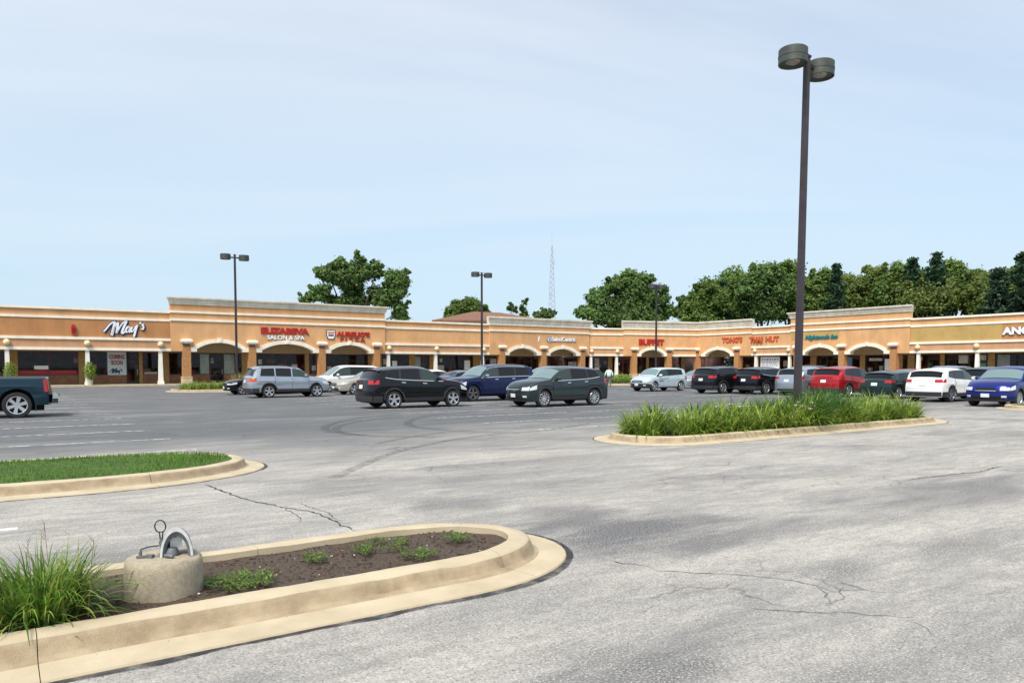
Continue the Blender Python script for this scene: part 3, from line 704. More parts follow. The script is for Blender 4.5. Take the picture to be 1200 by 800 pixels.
def wallbox(W, name, m, u0, u1, o0, o1, z0, z1, parent=None, label=None):
    mb = MB(); mb.box(u0, u1, o0, o1, z0, z1, W.P); return part(name, mb, m, parent, label=label)
def low(W, u0, u1, b3=None, b4=None, panel=None, wallm=STUCCO):
    """low stretch: parapet 6.5 m, flat fascia on slim columns"""
    wallbox(W, 'fascia_wall', wallm, u0, u1, -.35, 0, 3.24, 6.32)
    wallbox(W, 'coping', TRIM, u0-.0, u1+.0, -.42, .13, 6.32, 6.50)
    wallbox(W, 'white_band', TRIM, u0, u1, 0.002, .08, 5.60, 5.80)
    b3 = b3 or (u0, u1); b4 = b4 or (u0, u1)
    wallbox(W, 'white_band', TRIM, b3[0], b3[1], .002, .13, 3.90, 4.12)
    wallbox(W, 'lower_fascia', STUCCO2, b3[0], b3[1], .002, .035, 3.25, 3.897)
    wallbox(W, 'lintel_band', TRIM, b4[0], b4[1], -.36, .09, 3.02, 3.245)
    if panel: wallbox(W, 'sign_panel', panel[2], panel[0], panel[1], .002, .03, 4.13, 5.597)
def arch_z(t, rise=.78): return 3.04+rise*(1-abs(2*t-1)**2.3)
def tall(W, u0, u1, ztop, zc, arches, flats=(), ends=(True, True), panel=None):
    mb = MB(); F = .16
    us = [u0]
    for a, b in arches: us += list(np.linspace(a, b, 25))
    us += [u1]; us = sorted(us)
    def zb(u):
        for a, b in arches:
            if a-1e-6 <= u <= b+1e-6: return arch_z((u-a)/(b-a))
        return 3.04
    f0, b0 = [], []
    rows = [[W.P(u, F, zb(u)) for u in us], [W.P(u, F, zc) for u in us], [W.P(u, -.35, zc) for u in us], [W.P(u, -.35, zb(u)) for u in us]]
    mb.grid(list(map(list, zip(*rows))), True)
    k = len(us)
    mb.quad(rows[0][0], rows[1][0], rows[2][0], rows[3][0]); mb.quad(rows[0][-1], rows[1][-1], rows[2][-1], rows[3][-1])
    part('fascia_wall', mb, STUCCO)
    for z0, z1 in ((6.38, 6.56), (5.68, 5.88)):
        if z0 > zc-.05: continue
        wallbox(W, 'white_band', TRIM, u0-.06, u1+.06, F+.002, F+.09, z0, z1)
    # stepped, flared cornice
    hgt = ztop-zc; prof = [(F+.01, zc), (F+.10, zc), (F+.10, zc+.22*hgt), (F+.15, zc+.25*hgt), (F+.17, zc+.45*hgt), (F+.27, zc+.74*hgt), (F+.34, zc+.80*hgt), (F+.34, ztop), (-.45, ztop), (-.45, zc)]
    mb = MB(); rows = []
    for u, e in ((u0, -1), (u1, 1)):
        rows.append([W.P(u+e*max(0, o-F)*1.0, o, z) for o, z in prof])
    mb.grid(list(map(list, zip(*rows)))); mb.add(rows[0], [tuple(range(len(prof)))]); mb.add(rows[1], [tuple(range(len(prof)))])
    mb.quad(W.P(u0, -.45, zc), W.P(u1, -.45, zc), W.P(u1, F+.01, zc), W.P(u0, F+.01, zc))
    part('cornice', mb, CORN)
    for s in flats:
        wallbox(W, 'white_band', TRIM, s[0], s[1], F+.002, F+.13, 3.90, 4.12); wallbox(W, 'lintel_band', TRIM, s[0]-.1, s[1]+.1, F-.5, F+.1, 3.0, 3.245)
    for a, b in arches:
        mb = MB(); rows = []
        for t in np.linspace(0, 1, 25):
            u = a+(b-a)*t; z = arch_z(t); th = .33
            dz = (arch_z(min(1, t+.01))-arch_z(max(0, t-.01)))/((b-a)*.02); q = 1/math.sqrt(1+dz*dz); nu, nz = -dz*q*th, q*th
            if t < .02 or t > .98: nu, nz = 0, th
            rows.append([W.P(u, -.34, z-.012), W.P(u, F+.13, z-.012), W.P(u+nu, F+.13, z+nz), W.P(u+nu, F+.003, z+nz)])
        mb.grid(rows)
        part('archivolt', mb, TRIM)
        for e, s in ((a, -1), (b, 1)):
            wallbox(W, 'arch_foot', TRIM, min(e-s*.28, e+s*.34), max(e-s*.28, e+s*.34), -.36, F+.16, 3.0, 3.37)
        wallbox(W, 'keystone', TRIM, (a+b)/2-.13, (a+b)/2+.13, F+.003, F+.20, arch_z(.5)+.04, arch_z(.5)+.43)
    if panel: wallbox(W, 'sign_panel', panel[2], panel[0], panel[1], F+.002, F+.02, panel[3], panel[4])
def pier(W, u, F=.16):
    p = bld; mb = MB(); h = .33
    mb.box(u-h, u+h, -.32, .36, .77, 3.42, W.P); o = part('brick_pier', mb, BRICK)
    wallbox(W, 'pier_base', PIERB, u-.40, u+.40, -.37, .43, .15, .70, o); wallbox(W, 'pier_base_cap', PIERB, u-.43, u+.43, -.39, .46, .70, .775, o)
    mb = MB(); mb.box(u-.27, u+.27, F+.002, .34, 3.42, 3.78, W.P); part('pier_bracket', mb, mat('brown bracket', (.20, .09, .05), .8, var=.4, scale=6), o)
    mb = MB()
    rows = []
    for z, e in ((3.70, .30), (3.76, .42), (3.86, .47), (4.0, .47), (4.06, .42), (4.10, .3)):
        rows.append([W.P(u-e, F+.003, z), W.P(u-e, .10+e, z), W.P(u+e, .10+e, z), W.P(u+e, F+.003, z)])
    mb.grid(rows); mb.add(rows[-1], [(0, 1, 2, 3)]); mb.add(rows[0], [(0, 1, 2, 3)]); part('pier_capital', mb, TRIM, o)
def column(W, u):
    mb = MB(); F = lambda x, y, z: W.P(u+x, -.14+y, z)
    mb.box(-.24, .24, -.2, .2, .15, .42, F)
    vs = [F(s*a, s2*a*.9, z) for z, a in ((.42, .185), (3.02, .145)) for s, s2 in ((-1, -1), (1, -1), (1, 1), (-1, 1))]
    mb.add(vs, [(0, 1, 5, 4), (1, 2, 6, 5), (2, 3, 7, 6), (3, 0, 4, 7)]); part('arcade_column', mb, COLW)
    mb = MB(); mb.lathe([(0, -.04), (.10, -.04), (.12, 0), (0, 0)], 12, W.P(u, .08, 3.58)); o = part('wall_lamp', mb, TRIM)
    mb = MB(); c = Vector(W.P(u, .16, 3.60)); prof = [(.24*math.sin(R(a)), .24*-math.cos(R(a))) for a in range(0, 181, 15)]; mb.lathe(prof, 16, tuple(c)); part('globe', mb, GLOBE, o, smooth=60)
U = lambda W, px, py=410: W.at(px, py)[0]

# left wing
uA = -0.0
low(W1, 0, U(W1, 200), b4=(0, U(W1, 213)), panel=(0, U(W1, 199), STUCCO_L))
for px in (-81, 8, 102.3, 188): column(W1, U(W1, px))
tall(W1, U(W1, 200), U(W1, 450.5), 7.78, 7.14, [(U(W1, 226), U(W1, 287)), (U(W1, 302.5), U(W1, 369)), (U(W1, 383.5), U(W1, 434))])
for px in (218, 294.7, 376.3, 440.3): pier(W1, U(W1, px))
low(W1, U(W1, 450.5)+.005, U(W1, 573)-.005, b3=(U(W1, 450.5), U(W1, 575)), b4=(U(W1, 445), U(W1, 583)))
for px in (455.5, 511, 566): column(W1, U(W1, px))
tall(W1, U(W1, 573), U(W1, 689.5), 7.33, 6.50, [(U(W1, 593), U(W1, 630)), (U(W1, 641), U(W1, 676))])
for px in (587.2, 635.7, 681.3): pier(W1, U(W1, px))
# short middle stretch across the corner
ML = WM.L
low(WM, 0.02, U(WM, 730), b3=(.1, U(WM, 733)), b4=(.05, U(WM, 740)))
for px in (691.5, 723): column(WM, max(.3, U(WM, px)))
tall(WM, U(WM, 730)+.005, ML-.0, 7.45, 6.60, [(U(WM, 748), U(WM, 779))], flats=((U(WM, 788), U(WM, 816)),))
for px in (742.5, 783): pier(WM, U(WM, px))
pier(WM, ML-.05)
# right wing
tall(W2, .02, U(W2, 881), 7.45, 6.60, [(U(W2, 826), U(W2, 859.5))])
pier(W2, U(W2, 865))
low(W2, U(W2, 881)+.005, U(W2, 927)-.005, b3=(U(W2, 876), U(W2, 927)-.01), b4=(U(W2, 869), U(W2, 930)))
for px in (885.5, 925): column(W2, U(W2, px))
tall(W2, U(W2, 927), U(W2, 1066.5), 7.85, 7.18, [(U(W2, 942.5), U(W2, 981.5)), (U(W2, 995), U(W2, 1040.5))], panel=(U(W2, 928), U(W2, 984), OCHRE, 4.75, 5.67))
for px in (935.5, 988, 1048.5): pier(W2, U(W2, px))
low(W2, U(W2, 1066.5)+.005, W2.L, b3=(U(W2, 1066.5), W2.L), b4=(U(W2, 1053), W2.L), panel=(U(W2, 1067), U(W2, 1174), OCHRE))
wallbox(W2, 'sign_panel', STUCCO_L, U(W2, 1174)+.005, W2.L, .002, .024, 4.13, 5.597, label='brown panel behind the white letters')
for px in (1076, 1145, 1228): column(W2, U(W2, px))

# walk, kerb, soffit, roofs, back walls
for (W, a, b, dz) in ((W1, 0, W1.L+.45, 0), (WM, .0, WM.L-.3, .003), (W2, .35, W2.L, .006)):
    mb = MB(); mb.box(a, b, -9, .42, -.02, .15-dz, W.P); tag(obj('sidewalk', mb, CONCW), kind='structure')
    n = int((b-a)/3.0)
    for i in range(n):
        mb = MB(); x0 = a+(b-a)*i/n; x1 = a+(b-a)*(i+1)/n-.015; mb.box(x0, x1, .424, .57, -.02, .155-dz, W.P); part('kerb_stone', mb, CONC)
    e0 = 0 if W is W1 else -.6; e1 = {W1: .4, WM: 0, W2: 0}[W]
    wallbox(W, 'arcade_ceiling', SOFF, (.0 if W is not W2 else 0), W.L+e1, -3.2, -.36, 3.96+dz, 4.02+dz)
    wallbox(W, 'flat_roof', mat('grey roofing', (.25, .25, .25), .9), 0, W.L, -20, -.46, 5.85-dz*8, 5.93-dz*8)
    wallbox(W, 'rear_wall', STUCCO_L, 0, W.L, -20.3, -20, 0, 6.1-dz*8)
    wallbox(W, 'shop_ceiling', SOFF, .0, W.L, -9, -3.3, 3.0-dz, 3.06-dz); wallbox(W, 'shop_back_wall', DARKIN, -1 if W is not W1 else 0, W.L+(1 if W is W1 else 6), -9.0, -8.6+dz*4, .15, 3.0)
wallbox(W1, 'end_wall', STUCCO, -.3, -.003, -20.3, -.0, 0, 6.3); wallbox(W2, 'end_wall', STUCCO, W2.L+.003, W2.L+.3, -20.3, 0, 0, 6.3)

# shopfronts, 3 m behind the arcade face
SF = -3.05
def SU(W, px): return W.at(px, 430, SF)[0]
def shop(W, items):
    for it in items:
        a, b, kind = it[:3]; extra = it[3] if len(it) > 3 else None
        u0, u1 = SU(W, a), SU(W, b)
        if W is W2: u0, u1 = sorted((u0, u1))
        if kind == 'p':
            wallbox(W, 'storefront_pilaster', PILA, u0, u1, SF-.25, SF+.10, .15, 2.96); continue
        if kind == 'd':
            mb = MB(); 
            mb.box(u0, u0+.07, SF-.06, SF+.03, .15, 2.9, W.P); mb.box(u1-.07, u1, SF-.06, SF+.03, .15, 2.9, W.P); mb.box(u0+.07, u1-.07, SF-.06, SF+.03, 2.25, 2.34, W.P); mb.box(u0+.07, u1-.07, SF-.06, SF+.03, 2.82, 2.9, W.P); mb.box(u0+.07, u1-.07, SF-.05, SF+.02, .17, .36, W.P)
            o = part('door', mb, extra if isinstance(extra, bpy.types.Material) else BRONZE)
            mb = MB(); mb.quad(W.P(u0+.07, SF-.02, .36), W.P(u1-.07, SF-.02, .36), W.P(u1-.07, SF-.02, 2.25), W.P(u0+.07, SF-.02, 2.25)); mb.quad(W.P(u0+.07, SF-.02, 2.34), W.P(u1-.07, SF-.02, 2.34), W.P(u1-.07, SF-.02, 2.82), W.P(u0+.07, SF-.02, 2.82)); part('pane', mb, SGLASS, o, fix=False)
            mb = MB(); mb.tube([W.P(u1-.16, SF+.07, .95), W.P(u1-.16, SF+.07, 1.45)], .018, 6); part('door_handle', mb, CHROME, o)
            continue
        fr = MAROON if kind == 'm' else BRONZE
        wallbox(W, 'bulkhead', BULK, u0, u1, SF-.12, SF+.05, .15, .93)
        mb = MB(); k = max(1, round((u1-u0)/1.9)); w_ = (u1-u0)/k
        mb.box(u0, u1, SF-.05, SF+.04, .932, 1.0, W.P); mb.box(u0, u1, SF-.05, SF+.04, 2.86, 2.93, W.P)
        for i in range(k+1):
            x = u0+w_*i; mb.box(max(u0, x-.035), min(u1, x+.035), SF-.045, SF+.035, 1.0, 2.86, W.P)
        o = part('window_frame', mb, fr)
        for i in range(k):
            mb = MB(); mb.quad(W.P(u0+w_*i, SF, 1.0), W.P(u0+w_*(i+1), SF, 1.0), W.P(u0+w_*(i+1), SF, 2.86), W.P(u0+w_*i, SF, 2.86)); part('pane', mb, SGLASS, o, fix=False)
        if extra:
            for e in extra:
                c, f0, f1, z0, z1 = e; x0 = u0+(u1-u0)*f0; x1 = u0+(u1-u0)*f1
                wallbox(W, 'curtain' if c is CURT else ('red_reflection_box' if c is RED_REFL else 'poster'), c, x0, x1, (SF-.12 if c is CURT else SF-.62 if c is RED_REFL else SF+.004), (SF-.08 if c is CURT else SF-.25 if c is RED_REFL else SF+.014), z0, z1)  # red boxes are added behind the pane to imitate a reflection
def header(W, a, b, m=HEAD): wallbox(W, 'storefront_header', m, a, b, SF-.28, SF+.06, 2.962, 3.955)
header(W1, 0, W1.L-.4); header(WM, .4, WM.L-2.2); header(W2, .0, W2.L)
PW = PLASW
shop(W1, [(-170, -130, 'm'), (-130, -120, 'p'), (-120, -95, 'm'), (-95, -84, 'd'), (-84, -60, 'm'), (-60, -50, 'p'), (-50, 5, 'm', [(PW, .55, .8, 1.0, 1.6)]), (6, 12, 'w'), (12, 21, 'p'), (21, 92, 'm', [(RED_REFL, .02, .98, .2, 1.35), (PW, .26, .5, 1.45, 1.75), (RED_REFL, .3, .5, 1.3, 1.72)]), (92, 104, 'p'), (104, 126, 'w'), (126, 148, 'w'), (148, 163, 'd'), (163, 167, 'p'), (167, 186, 'm', [(POST, .1, .9, 1.0, 1.2)]), (186, 198, 'p'), (198, 213, 'w'), (213, 221, 'p'),
 (221, 234, 'w'), (234, 246, 'w', [(CURT, .05, .95, 1.0, 2.85)]), (246, 262, 'd'), (262, 276, 'w', [(CURT, .05, .95, 1.0, 2.85)]), (276, 283, 'w'), (283, 299, 'p'), (299, 335, 'w', [(POST, .1, .22, 1.9, 2.4)]), (335, 357, 'm', [(POST, .3, .6, 1.2, 1.9)]), (357, 362, 'p'), (362, 373, 'm', [(POST, .3, .7, 1.3, 1.8)]), (373, 381, 'p'), (381, 405, 'w', [(POST, .1, .3, 1.1, 1.7)]), (405, 418, 'd'), (418, 431, 'm'), (431, 447, 'p'),
 (447, 458, 'w', [(POST, .2, .7, 1.9, 2.5)]), (458, 466, 'w', [(PW, .2, .9, 1.7, 2.3)]), (466, 479, 'm'), (479, 486, 'p'), (486, 494, 'w', [(CURT, .1, .9, 1.0, 2.8)]), (494, 503, 'd', MAROON), (503, 512, 'p'), (512, 543, 'w', [(POST, .1, .2, 2.2, 2.6)]), (543, 554, 'w', [(PW, .1, .7, 1.3, 2.4)]), (554, 562, 'p'), (562, 586, 'w', [(POST, .5, .8, 1.9, 2.6)]), (586, 592, 'p'), (592, 614, 'w'), (614, 623, 'd'), (623, 633, 'm'), (633, 641, 'p'), (641, 653, 'w'), (653, 663, 'd'), (663, 677, 'w', [(POST, .2, .9, 1.3, 2.3)]), (677, 683, 'p'), (683, 692, 'w')])
shop(WM, [(694, 703, 'm', [(POST, .3, .9, 1.7, 2.8), (PW, .3, .9, 1.05, 1.6)]), (703, 712, 'w'), (712, 717, 'p'), (717, 729, 'm', [(PW, .55, .75, 1.9, 2.2)]), (729, 738, 'd', MAROON), (738, 746, 'p'), (746, 757, 'm'), (757, 760, 'p'), (760, 770, 'd'), (770, 779, 'm'), (779, 788, 'p'), (788, 798, 'w'), (798, 802, 'p')])
WC = Wall(tuple(WM.P(SU(WM, 801), SF, 0))[:2], tuple(W2.P(SU(W2, 838), SF, 0))[:2])
wallbox(WC, 'storefront_header', HEAD, 0, WC.L, -.2, 0, 2.96, 3.95); wallbox(WC, 'bulkhead', BULK, 0, WC.L, -.15, 0, .15, .7)
mb = MB(); k_ = 3; w_ = WC.L/k_
mb.box(0, WC.L, -.07, .01, .70, .77, WC.P); mb.box(0, WC.L, -.07, .01, 2.88, 2.955, WC.P)
for i in range(k_+1): mb.box(max(0, w_*i-.04), min(WC.L, w_*i+.04), -.065, .005, .77, 2.88, WC.P)
o_ = part('window_frame', mb, mat('green frame', (.04, .09, .04), .5))
for i in range(k_): mb = MB(); mb.quad(WC.P(w_*i, -.03, .77), WC.P(w_*(i+1), -.03, .77), WC.P(w_*(i+1), -.03, 2.88), WC.P(w_*i, -.03, 2.88)); part('pane', mb, SGLASS, o_, fix=False)
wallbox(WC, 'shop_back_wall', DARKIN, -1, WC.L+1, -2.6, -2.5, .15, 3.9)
shop(W2, [(836, 846, 'm'), (846, 862, 'w'), (862, 871, 'p'), (871, 884, 'w'), (884, 890, 'p'), (890, 915, 'm'), (915, 930, 'w', [(POST, .2, .5, 1.7, 2.4)]), (930, 940, 'p'), (940, 950, 'w'), (950, 957, 'p'), (957, 969, 'm'), (969, 983, 'd'), (983, 992, 'p'), (992, 999, 'w', [(mat('blue poster', (.12, .22, .38), .6), .1, .9, 1.4, 2.7)]), (999, 1008, 'w'), (1008, 1014, 'p'), (1014, 1036, 'w', [(POST, .2, .9, 2.3, 2.6)]), (1036, 1044, 'w', [(PW, .1, .9, 1.3, 2.5)]), (1044, 1058, 'p'), (1058, 1064, 'm'), (1064, 1072, 'p'), (1072, 1102, 'w', [(POST, .1, .3, 2.3, 2.7)]), (1102, 1107, 'p'), (1107, 1120, 'w'), (1120, 1136, 'w', [(POST, .2, .9, 2.0, 2.8), (PW, .55, .8, 1.0, 1.7)]), (1136, 1144, 'w'), (1144, 1158, 'w', [(PGREEN, .3, .8, 1.3, 2.0), (POST, .2, .8, 2.3, 2.8)]), (1158, 1166, 'p'), (1166, 1190, 'w', [(CURT, .1, .7, 1.3, 2.8)]), (1190, 1215, 'd'), (1215, 1250, 'w'), (1250, 1262, 'p'), (1262, 1300, 'w')])

PAL = [mat('shelf maroon', (.42, .04, .04), .6), mat('shelf tan', (.60, .38, .20), .7), mat('shelf white', (.80, .78, .74), .6), mat('shelf blue', (.10, .18, .30), .6), mat('shelf brown', (.22, .10, .05), .7), mat('shelf green', (.10, .22, .12), .7)]
rr = random.Random(12)
for W, n_s in ((W1, 62), (WM, 12), (W2, 44)):
    for k in range(n_s):
        u = (k+.5+rr.uniform(-.35, .35))*W.L/n_s; o0 = SF-rr.uniform(.3, 1.5); w_ = rr.uniform(.25, .9); z0 = rr.choice([.15, .15, .15, 1.5, 2.0]); h = rr.uniform(.7, 1.7) if z0 < 1 else rr.uniform(.25, .6)
        wallbox(W, 'shop_display', rr.choice(PAL), u-w_/2, u+w_/2, o0-.4, o0, z0+.003, z0+h)
# ------------------------------------------------------------------ lettering
def text_mb(s, W, px0, py_base, px1, py_top, off=.2, depth=.06, bold=.02, mb=None, plane=.0, slant=0.0, spacing=1.0):
    """block of letters filling the rectangle seen between the two pixel corners, on the wall plane"""
    cu = bpy.data.curves.new('t', 'FONT'); cu.body = s; cu.size = 1; cu.extrude = .02; cu.offset = bold; cu.align_x = 'LEFT'; cu.resolution_u = 3; cu.space_character = spacing
    o = bpy.data.objects.new('t', cu); C.objects.link(o); bpy.context.view_layer.update()
    me = o.to_mesh(); V = np.array([v.co[:] for v in me.vertices]); Fc = [tuple(p.vertices) for p in me.polygons]; o.to_mesh_clear()
    bpy.data.objects.remove(o); bpy.data.curves.remove(cu)
    V[:, 0] += V[:, 1]*slant
    lo, hi = V.min(0), V.max(0)
    u0, z0 = W.at(px0, py_base, off); u1, z1 = W.at(px1, py_top, off); zb = W.at((px0+px1)/2, py_base, off)[1]; zt = W.at((px0+px1)/2, py_top, off)[1]
    mb = mb or MB(); P = []
    for v in V:
        fx = (v[0]-lo[0])/(hi[0]-lo[0]); fy = (v[1]-lo[1])/(hi[1]-lo[1]); fz = (v[2]-lo[2])/max(1e-6, hi[2]-lo[2])
        P.append(W.P(u0+(u1-u0)*fx, off+plane-depth+depth*fz, zb+(zt-zb)*fy))
    mb.add(P, Fc); return mb
def sign(name, label, W, px, py, off=.2):
    u, z = W.at(px, py, off); return thing(name, label, 'shop sign', W.P(u, off-.06, z))
def letters(t, s, W, a, b, c, d, m, name='letters', edge=PLASK, e=.035, **k):
    F = k.pop('off', .24)
    o = obj(name, text_mb(s, W, a, b, c, d, off=F, **k), m, t, True, fix=False)
    kk = dict(k); kk['bold'] = k.get('bold', .02)+e
    obj('letter_backing', text_mb(s, W, a-.25, b+.35, c+.35, d-.1, off=F-.075, **kk), edge, t, True, fix=False)
    return o
def strokes(W, lines, box, off, wd, depth, scalebox=(0, 0, 1, 1), wob=.6):
    """brush lettering: each polyline (x right, y down, in the box's own units) is a slanted plate"""
    x0, y0, x1, y1 = scalebox; a, b, c, d = box; m = MB()
    for L, kw in lines:
        pts = []
        for i in range(len(L)-1):
            for q in range(5):
                f = q/5; p0 = L[max(0, i-1)]; p1 = L[i]; p2 = L[i+1]; p3 = L[min(len(L)-1, i+2)]
                pts.append(tuple(.5*(2*p1[j]+(p2[j]-p0[j])*f+(2*p0[j]-5*p1[j]+4*p2[j]-p3[j])*f*f+(3*p1[j]-p0[j]-3*p2[j]+p3[j])*f**3) for j in (0, 1)))
        pts.append(L[-1])
        fr, bk = [], []
        for i, p in enumerate(pts):
            u, z = W.at(a+(p[0]-x0)/(x1-x0)*(c-a), b+(p[1]-y0)/(y1-y0)*(d-b), off)
            q0 = pts[max(0, i-1)]; q1 = pts[min(len(pts)-1, i+1)]; du, dz = (q1[0]-q0[0]), -(q1[1]-q0[1]); l = math.hypot(du, dz) or 1
            w_ = wd*kw*(1.0 if dz < 0 else wob)
            nu, nz = -dz/l*w_/2, du/l*w_/2
            fr.append([(u-nu, z-nz), (u+nu, z+nz)])
        rows = [[W.P(r[0][0], off-depth, r[0][1]), W.P(r[0][0], off, r[0][1]), W.P(r[1][0], off, r[1][1]), W.P(r[1][0], off-depth, r[1][1])] for r in fr]
        m.grid(rows, True); m.add(rows[0], [(0, 1, 2, 3)]); m.add(rows[-1], [(0, 1, 2, 3)])
    return m
MAY = [([(457, 208), (480, 185), (520, 135), (562, 108), (570, 130), (556, 190), (540, 250)], 1.15), ([(540, 250), (560, 190), (592, 125), (606, 118), (600, 170), (592, 228)], 1.0), ([(592, 228), (620, 170), (655, 120), (692, 98), (672, 150), (648, 215), (662, 226), (680, 200)], 1.0),
       ([(728, 158), (705, 160), (688, 195), (694, 216), (714, 205), (730, 165), (724, 210), (738, 212)], .8), ([(752, 158), (742, 200), (758, 208), (790, 150)], .8), ([(806, 140), (790, 190), (775, 250), (765, 262)], .95), ([(835, 108), (842, 128)], .8), ([(878, 130), (856, 138), (872, 160), (862, 185), (845, 180)], .75)]
sb = (455, 98, 890, 265); bx = (121.2, 376.2, 170.3, 394.6)
t = sign('script_sign', 'white brush script sign with blue black edges on the brown fascia', W1, 146, 390, .06)
obj('letters', strokes(W1, MAY, bx, .155, .17, .06, sb), PLASW, t, True, fix=False)
obj('letter_backing', strokes(W1, MAY, (bx[0]+.25, bx[1]+.3, bx[2]+.5, bx[3]+.5), .09, .30, .06, sb, wob=.8), PLASB, t, True, fix=False)
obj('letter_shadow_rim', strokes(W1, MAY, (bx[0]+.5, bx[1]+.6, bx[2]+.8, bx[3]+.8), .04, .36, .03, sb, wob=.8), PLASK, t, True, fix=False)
t = sign('fire_alarm_horn', 'small red alarm horn on the brown fascia left of the white script sign', W1, 86, 386, .05); t['category'] = 'alarm'
u, z = W1.at(86, 386, .05); mb = MB()
for (du, z0, z1, w_) in ((0, -.33, .30, .30), (.0, .3, .42, .18), (.06, -.45, -.33, .2)): mb.box(u+du-w_/2, u+du+w_/2, .04, .20, z+z0, z+z1, W1.P)
obj('housing', mb, PLASR, t, True); mb = MB(); mb.box(u-.1, u+.1, .2, .24, z-.2, z+.15, W1.P); obj('grille', mb, mat('dark red', (.2, .005, .01), .5), t, True)
F_ = .24+.0
t = sign('letter_sign', 'red letters over smaller white letters above the middle arch of the left wing', W1, 334, 395)
letters(t, 'ELIZABEVA', W1, 306, 391.3, 362, 384.0, PLASR, off=.27, bold=.045, e=.02)
letters(t, 'SALON & SPA', W1, 313.2, 397.9, 357.2, 392.9, PLASW, name='small_letters', off=.27, bold=.03, e=.02)
t = sign('letter_sign', 'two rows of red letters with a small pot badge over the third arch', W1, 410, 395)
letters(t, "AURELIO'S", W1, 394.5, 394.2, 433.2, 388.6, PLASR, off=.27, bold=.04, e=.02)
letters(t, 'PIZZA', W1, 399.3, 400.3, 427.8, 395.4, PLASR, name='small_letters', off=.27, bold=.02, e=.02, spacing=1.5)
u, z = W1.at(388, 392.5, .27); mb = MB()
def badge(e, o0, o1, mm):
    P0 = [(-.42-e, .42+e), (.42+e, .42+e), (.38+e, -.05), (.26+e, -.36-e), (-.26-e, -.36-e), (-.38-e, -.05)]
    m = MB(); rows = [[W1.P(u+x, o, z+y) for x, y in P0] for o in (o0, o1)]; m.grid(rows, True); m.add(rows[1], [tuple(range(6))]); m.add(rows[0], [tuple(range(6))]); return m
obj('badge_edge', badge(.07, .17, .22, 0), PLASK, t, True); obj('badge', badge(0, .221, .25, 0), PLASW, t, True)
mb = MB(); mb.box(u-.36, u+.36, .251, .258, z+.18, z+.30, W1.P); mb.box(u-.28, u+.28, .251, .258, z-.12, z+.10, W1.P); obj('badge_print', mb, mat('dull red print', (.35, .08, .08), .6), t, True)
t = sign('letter_sign', 'small white letters beside a round pale logo, left of the inner corner', W1, 657, 399)
letters(t, 'SalonCentric', W1, 647.0, 399.9, 674.8, 395.0, PLASW, off=.27, bold=.035, e=.02)
u, z = W1.at(644.3, 397.8, .27); mb = MB(); n = 20
for (r_, o0, o1, nm, mm) in ((.34, .17, .21, 'logo_edge', PLASK), (.29, .212, .25, 'logo_disc', mat('pale blue plastic', (.62, .72, .80), .4))):
    mb = MB(); rows = [[W1.P(u+r_*math.cos(2*math.pi*k/n), o, z+r_*math.sin(2*math.pi*k/n)) for k in range(n)] for o in (o0, o1)]; mb.grid(rows, True); mb.add(rows[1], [tuple(range(n))]); mb.add(rows[0], [tuple(range(n))]); obj(nm, mb, mm, t, True)
mb = strokes(W1, [([(.7, .25), (.4, .3), (.5, .5), (.65, .7), (.3, .75)], 1)], (641.5, 395, 647, 400.6), .262, .08, .012); obj('logo_mark', mb, PLASB, t, True, fix=False)
t = sign('number_plaque', 'small white slanted mark on the stucco left of the round logo', W1, 631.5, 397); t['category'] = 'plaque'
u, z = W1.at(631.6, 397, .2); mb = MB(); mb.add([W1.P(u-.14, .17, z-.3), W1.P(u+.02, .17, z-.3), W1.P(u+.16, .17, z+.3), W1.P(u-.04, .17, z+.3), W1.P(u-.14, .2, z-.3), W1.P(u+.02, .2, z-.3), W1.P(u+.16, .2, z+.3), W1.P(u-.04, .2, z+.3)], [(0, 1, 2, 3), (4, 5, 6, 7), (0, 1, 5, 4), (1, 2, 6, 5), (2, 3, 7, 6), (3, 0, 4, 7)]); obj('plate', mb, PLASW, t, True)
t = sign('letter_sign', 'bold red letters crossed by the farthest light pole', WM, 763, 401)
letters(t, 'BUFFET', WM, 749, 404.2, 778.3, 397.4, PLASR, off=.27, bold=.05, e=.0, edge=mat('deep red edge', (.18, .004, .008), .5))
t = sign('letter_sign', 'orange red letters in three words right of the inner corner', W2, 880, 398)
RE = mat('rust edge', (.20, .03, .01), .6)
letters(t, "TONG'S", W2, 846, 401.3, 869.6, 394.8, PLASO, off=.27, bold=.03, e=.02, edge=RE)
letters(t, 'THAI', W2, 878.2, 400.9, 892.9, 394.4, PLASO, name='small_letters', off=.27, bold=.03, e=.02, edge=RE)
letters(t, 'HUT', W2, 897.3, 400.1, 912.5, 393.8, PLASO, name='last_letters', off=.11, bold=.03, e=.02, edge=RE)
t = sign('letter_sign', 'teal slanted letters on the ochre panel right of the nearest light pole', W2, 962, 395)
letters(t, 'Nightmode Inn', W2, 943.5, 398.3, 981.5, 392.2, PLAST, off=.27, bold=.06, slant=.28, e=.0, edge=mat('dark teal edge', (.005, .05, .06), .5))
t = sign('letter_sign', 'large white bold letters cut off by the right edge', W2, 1190, 386)
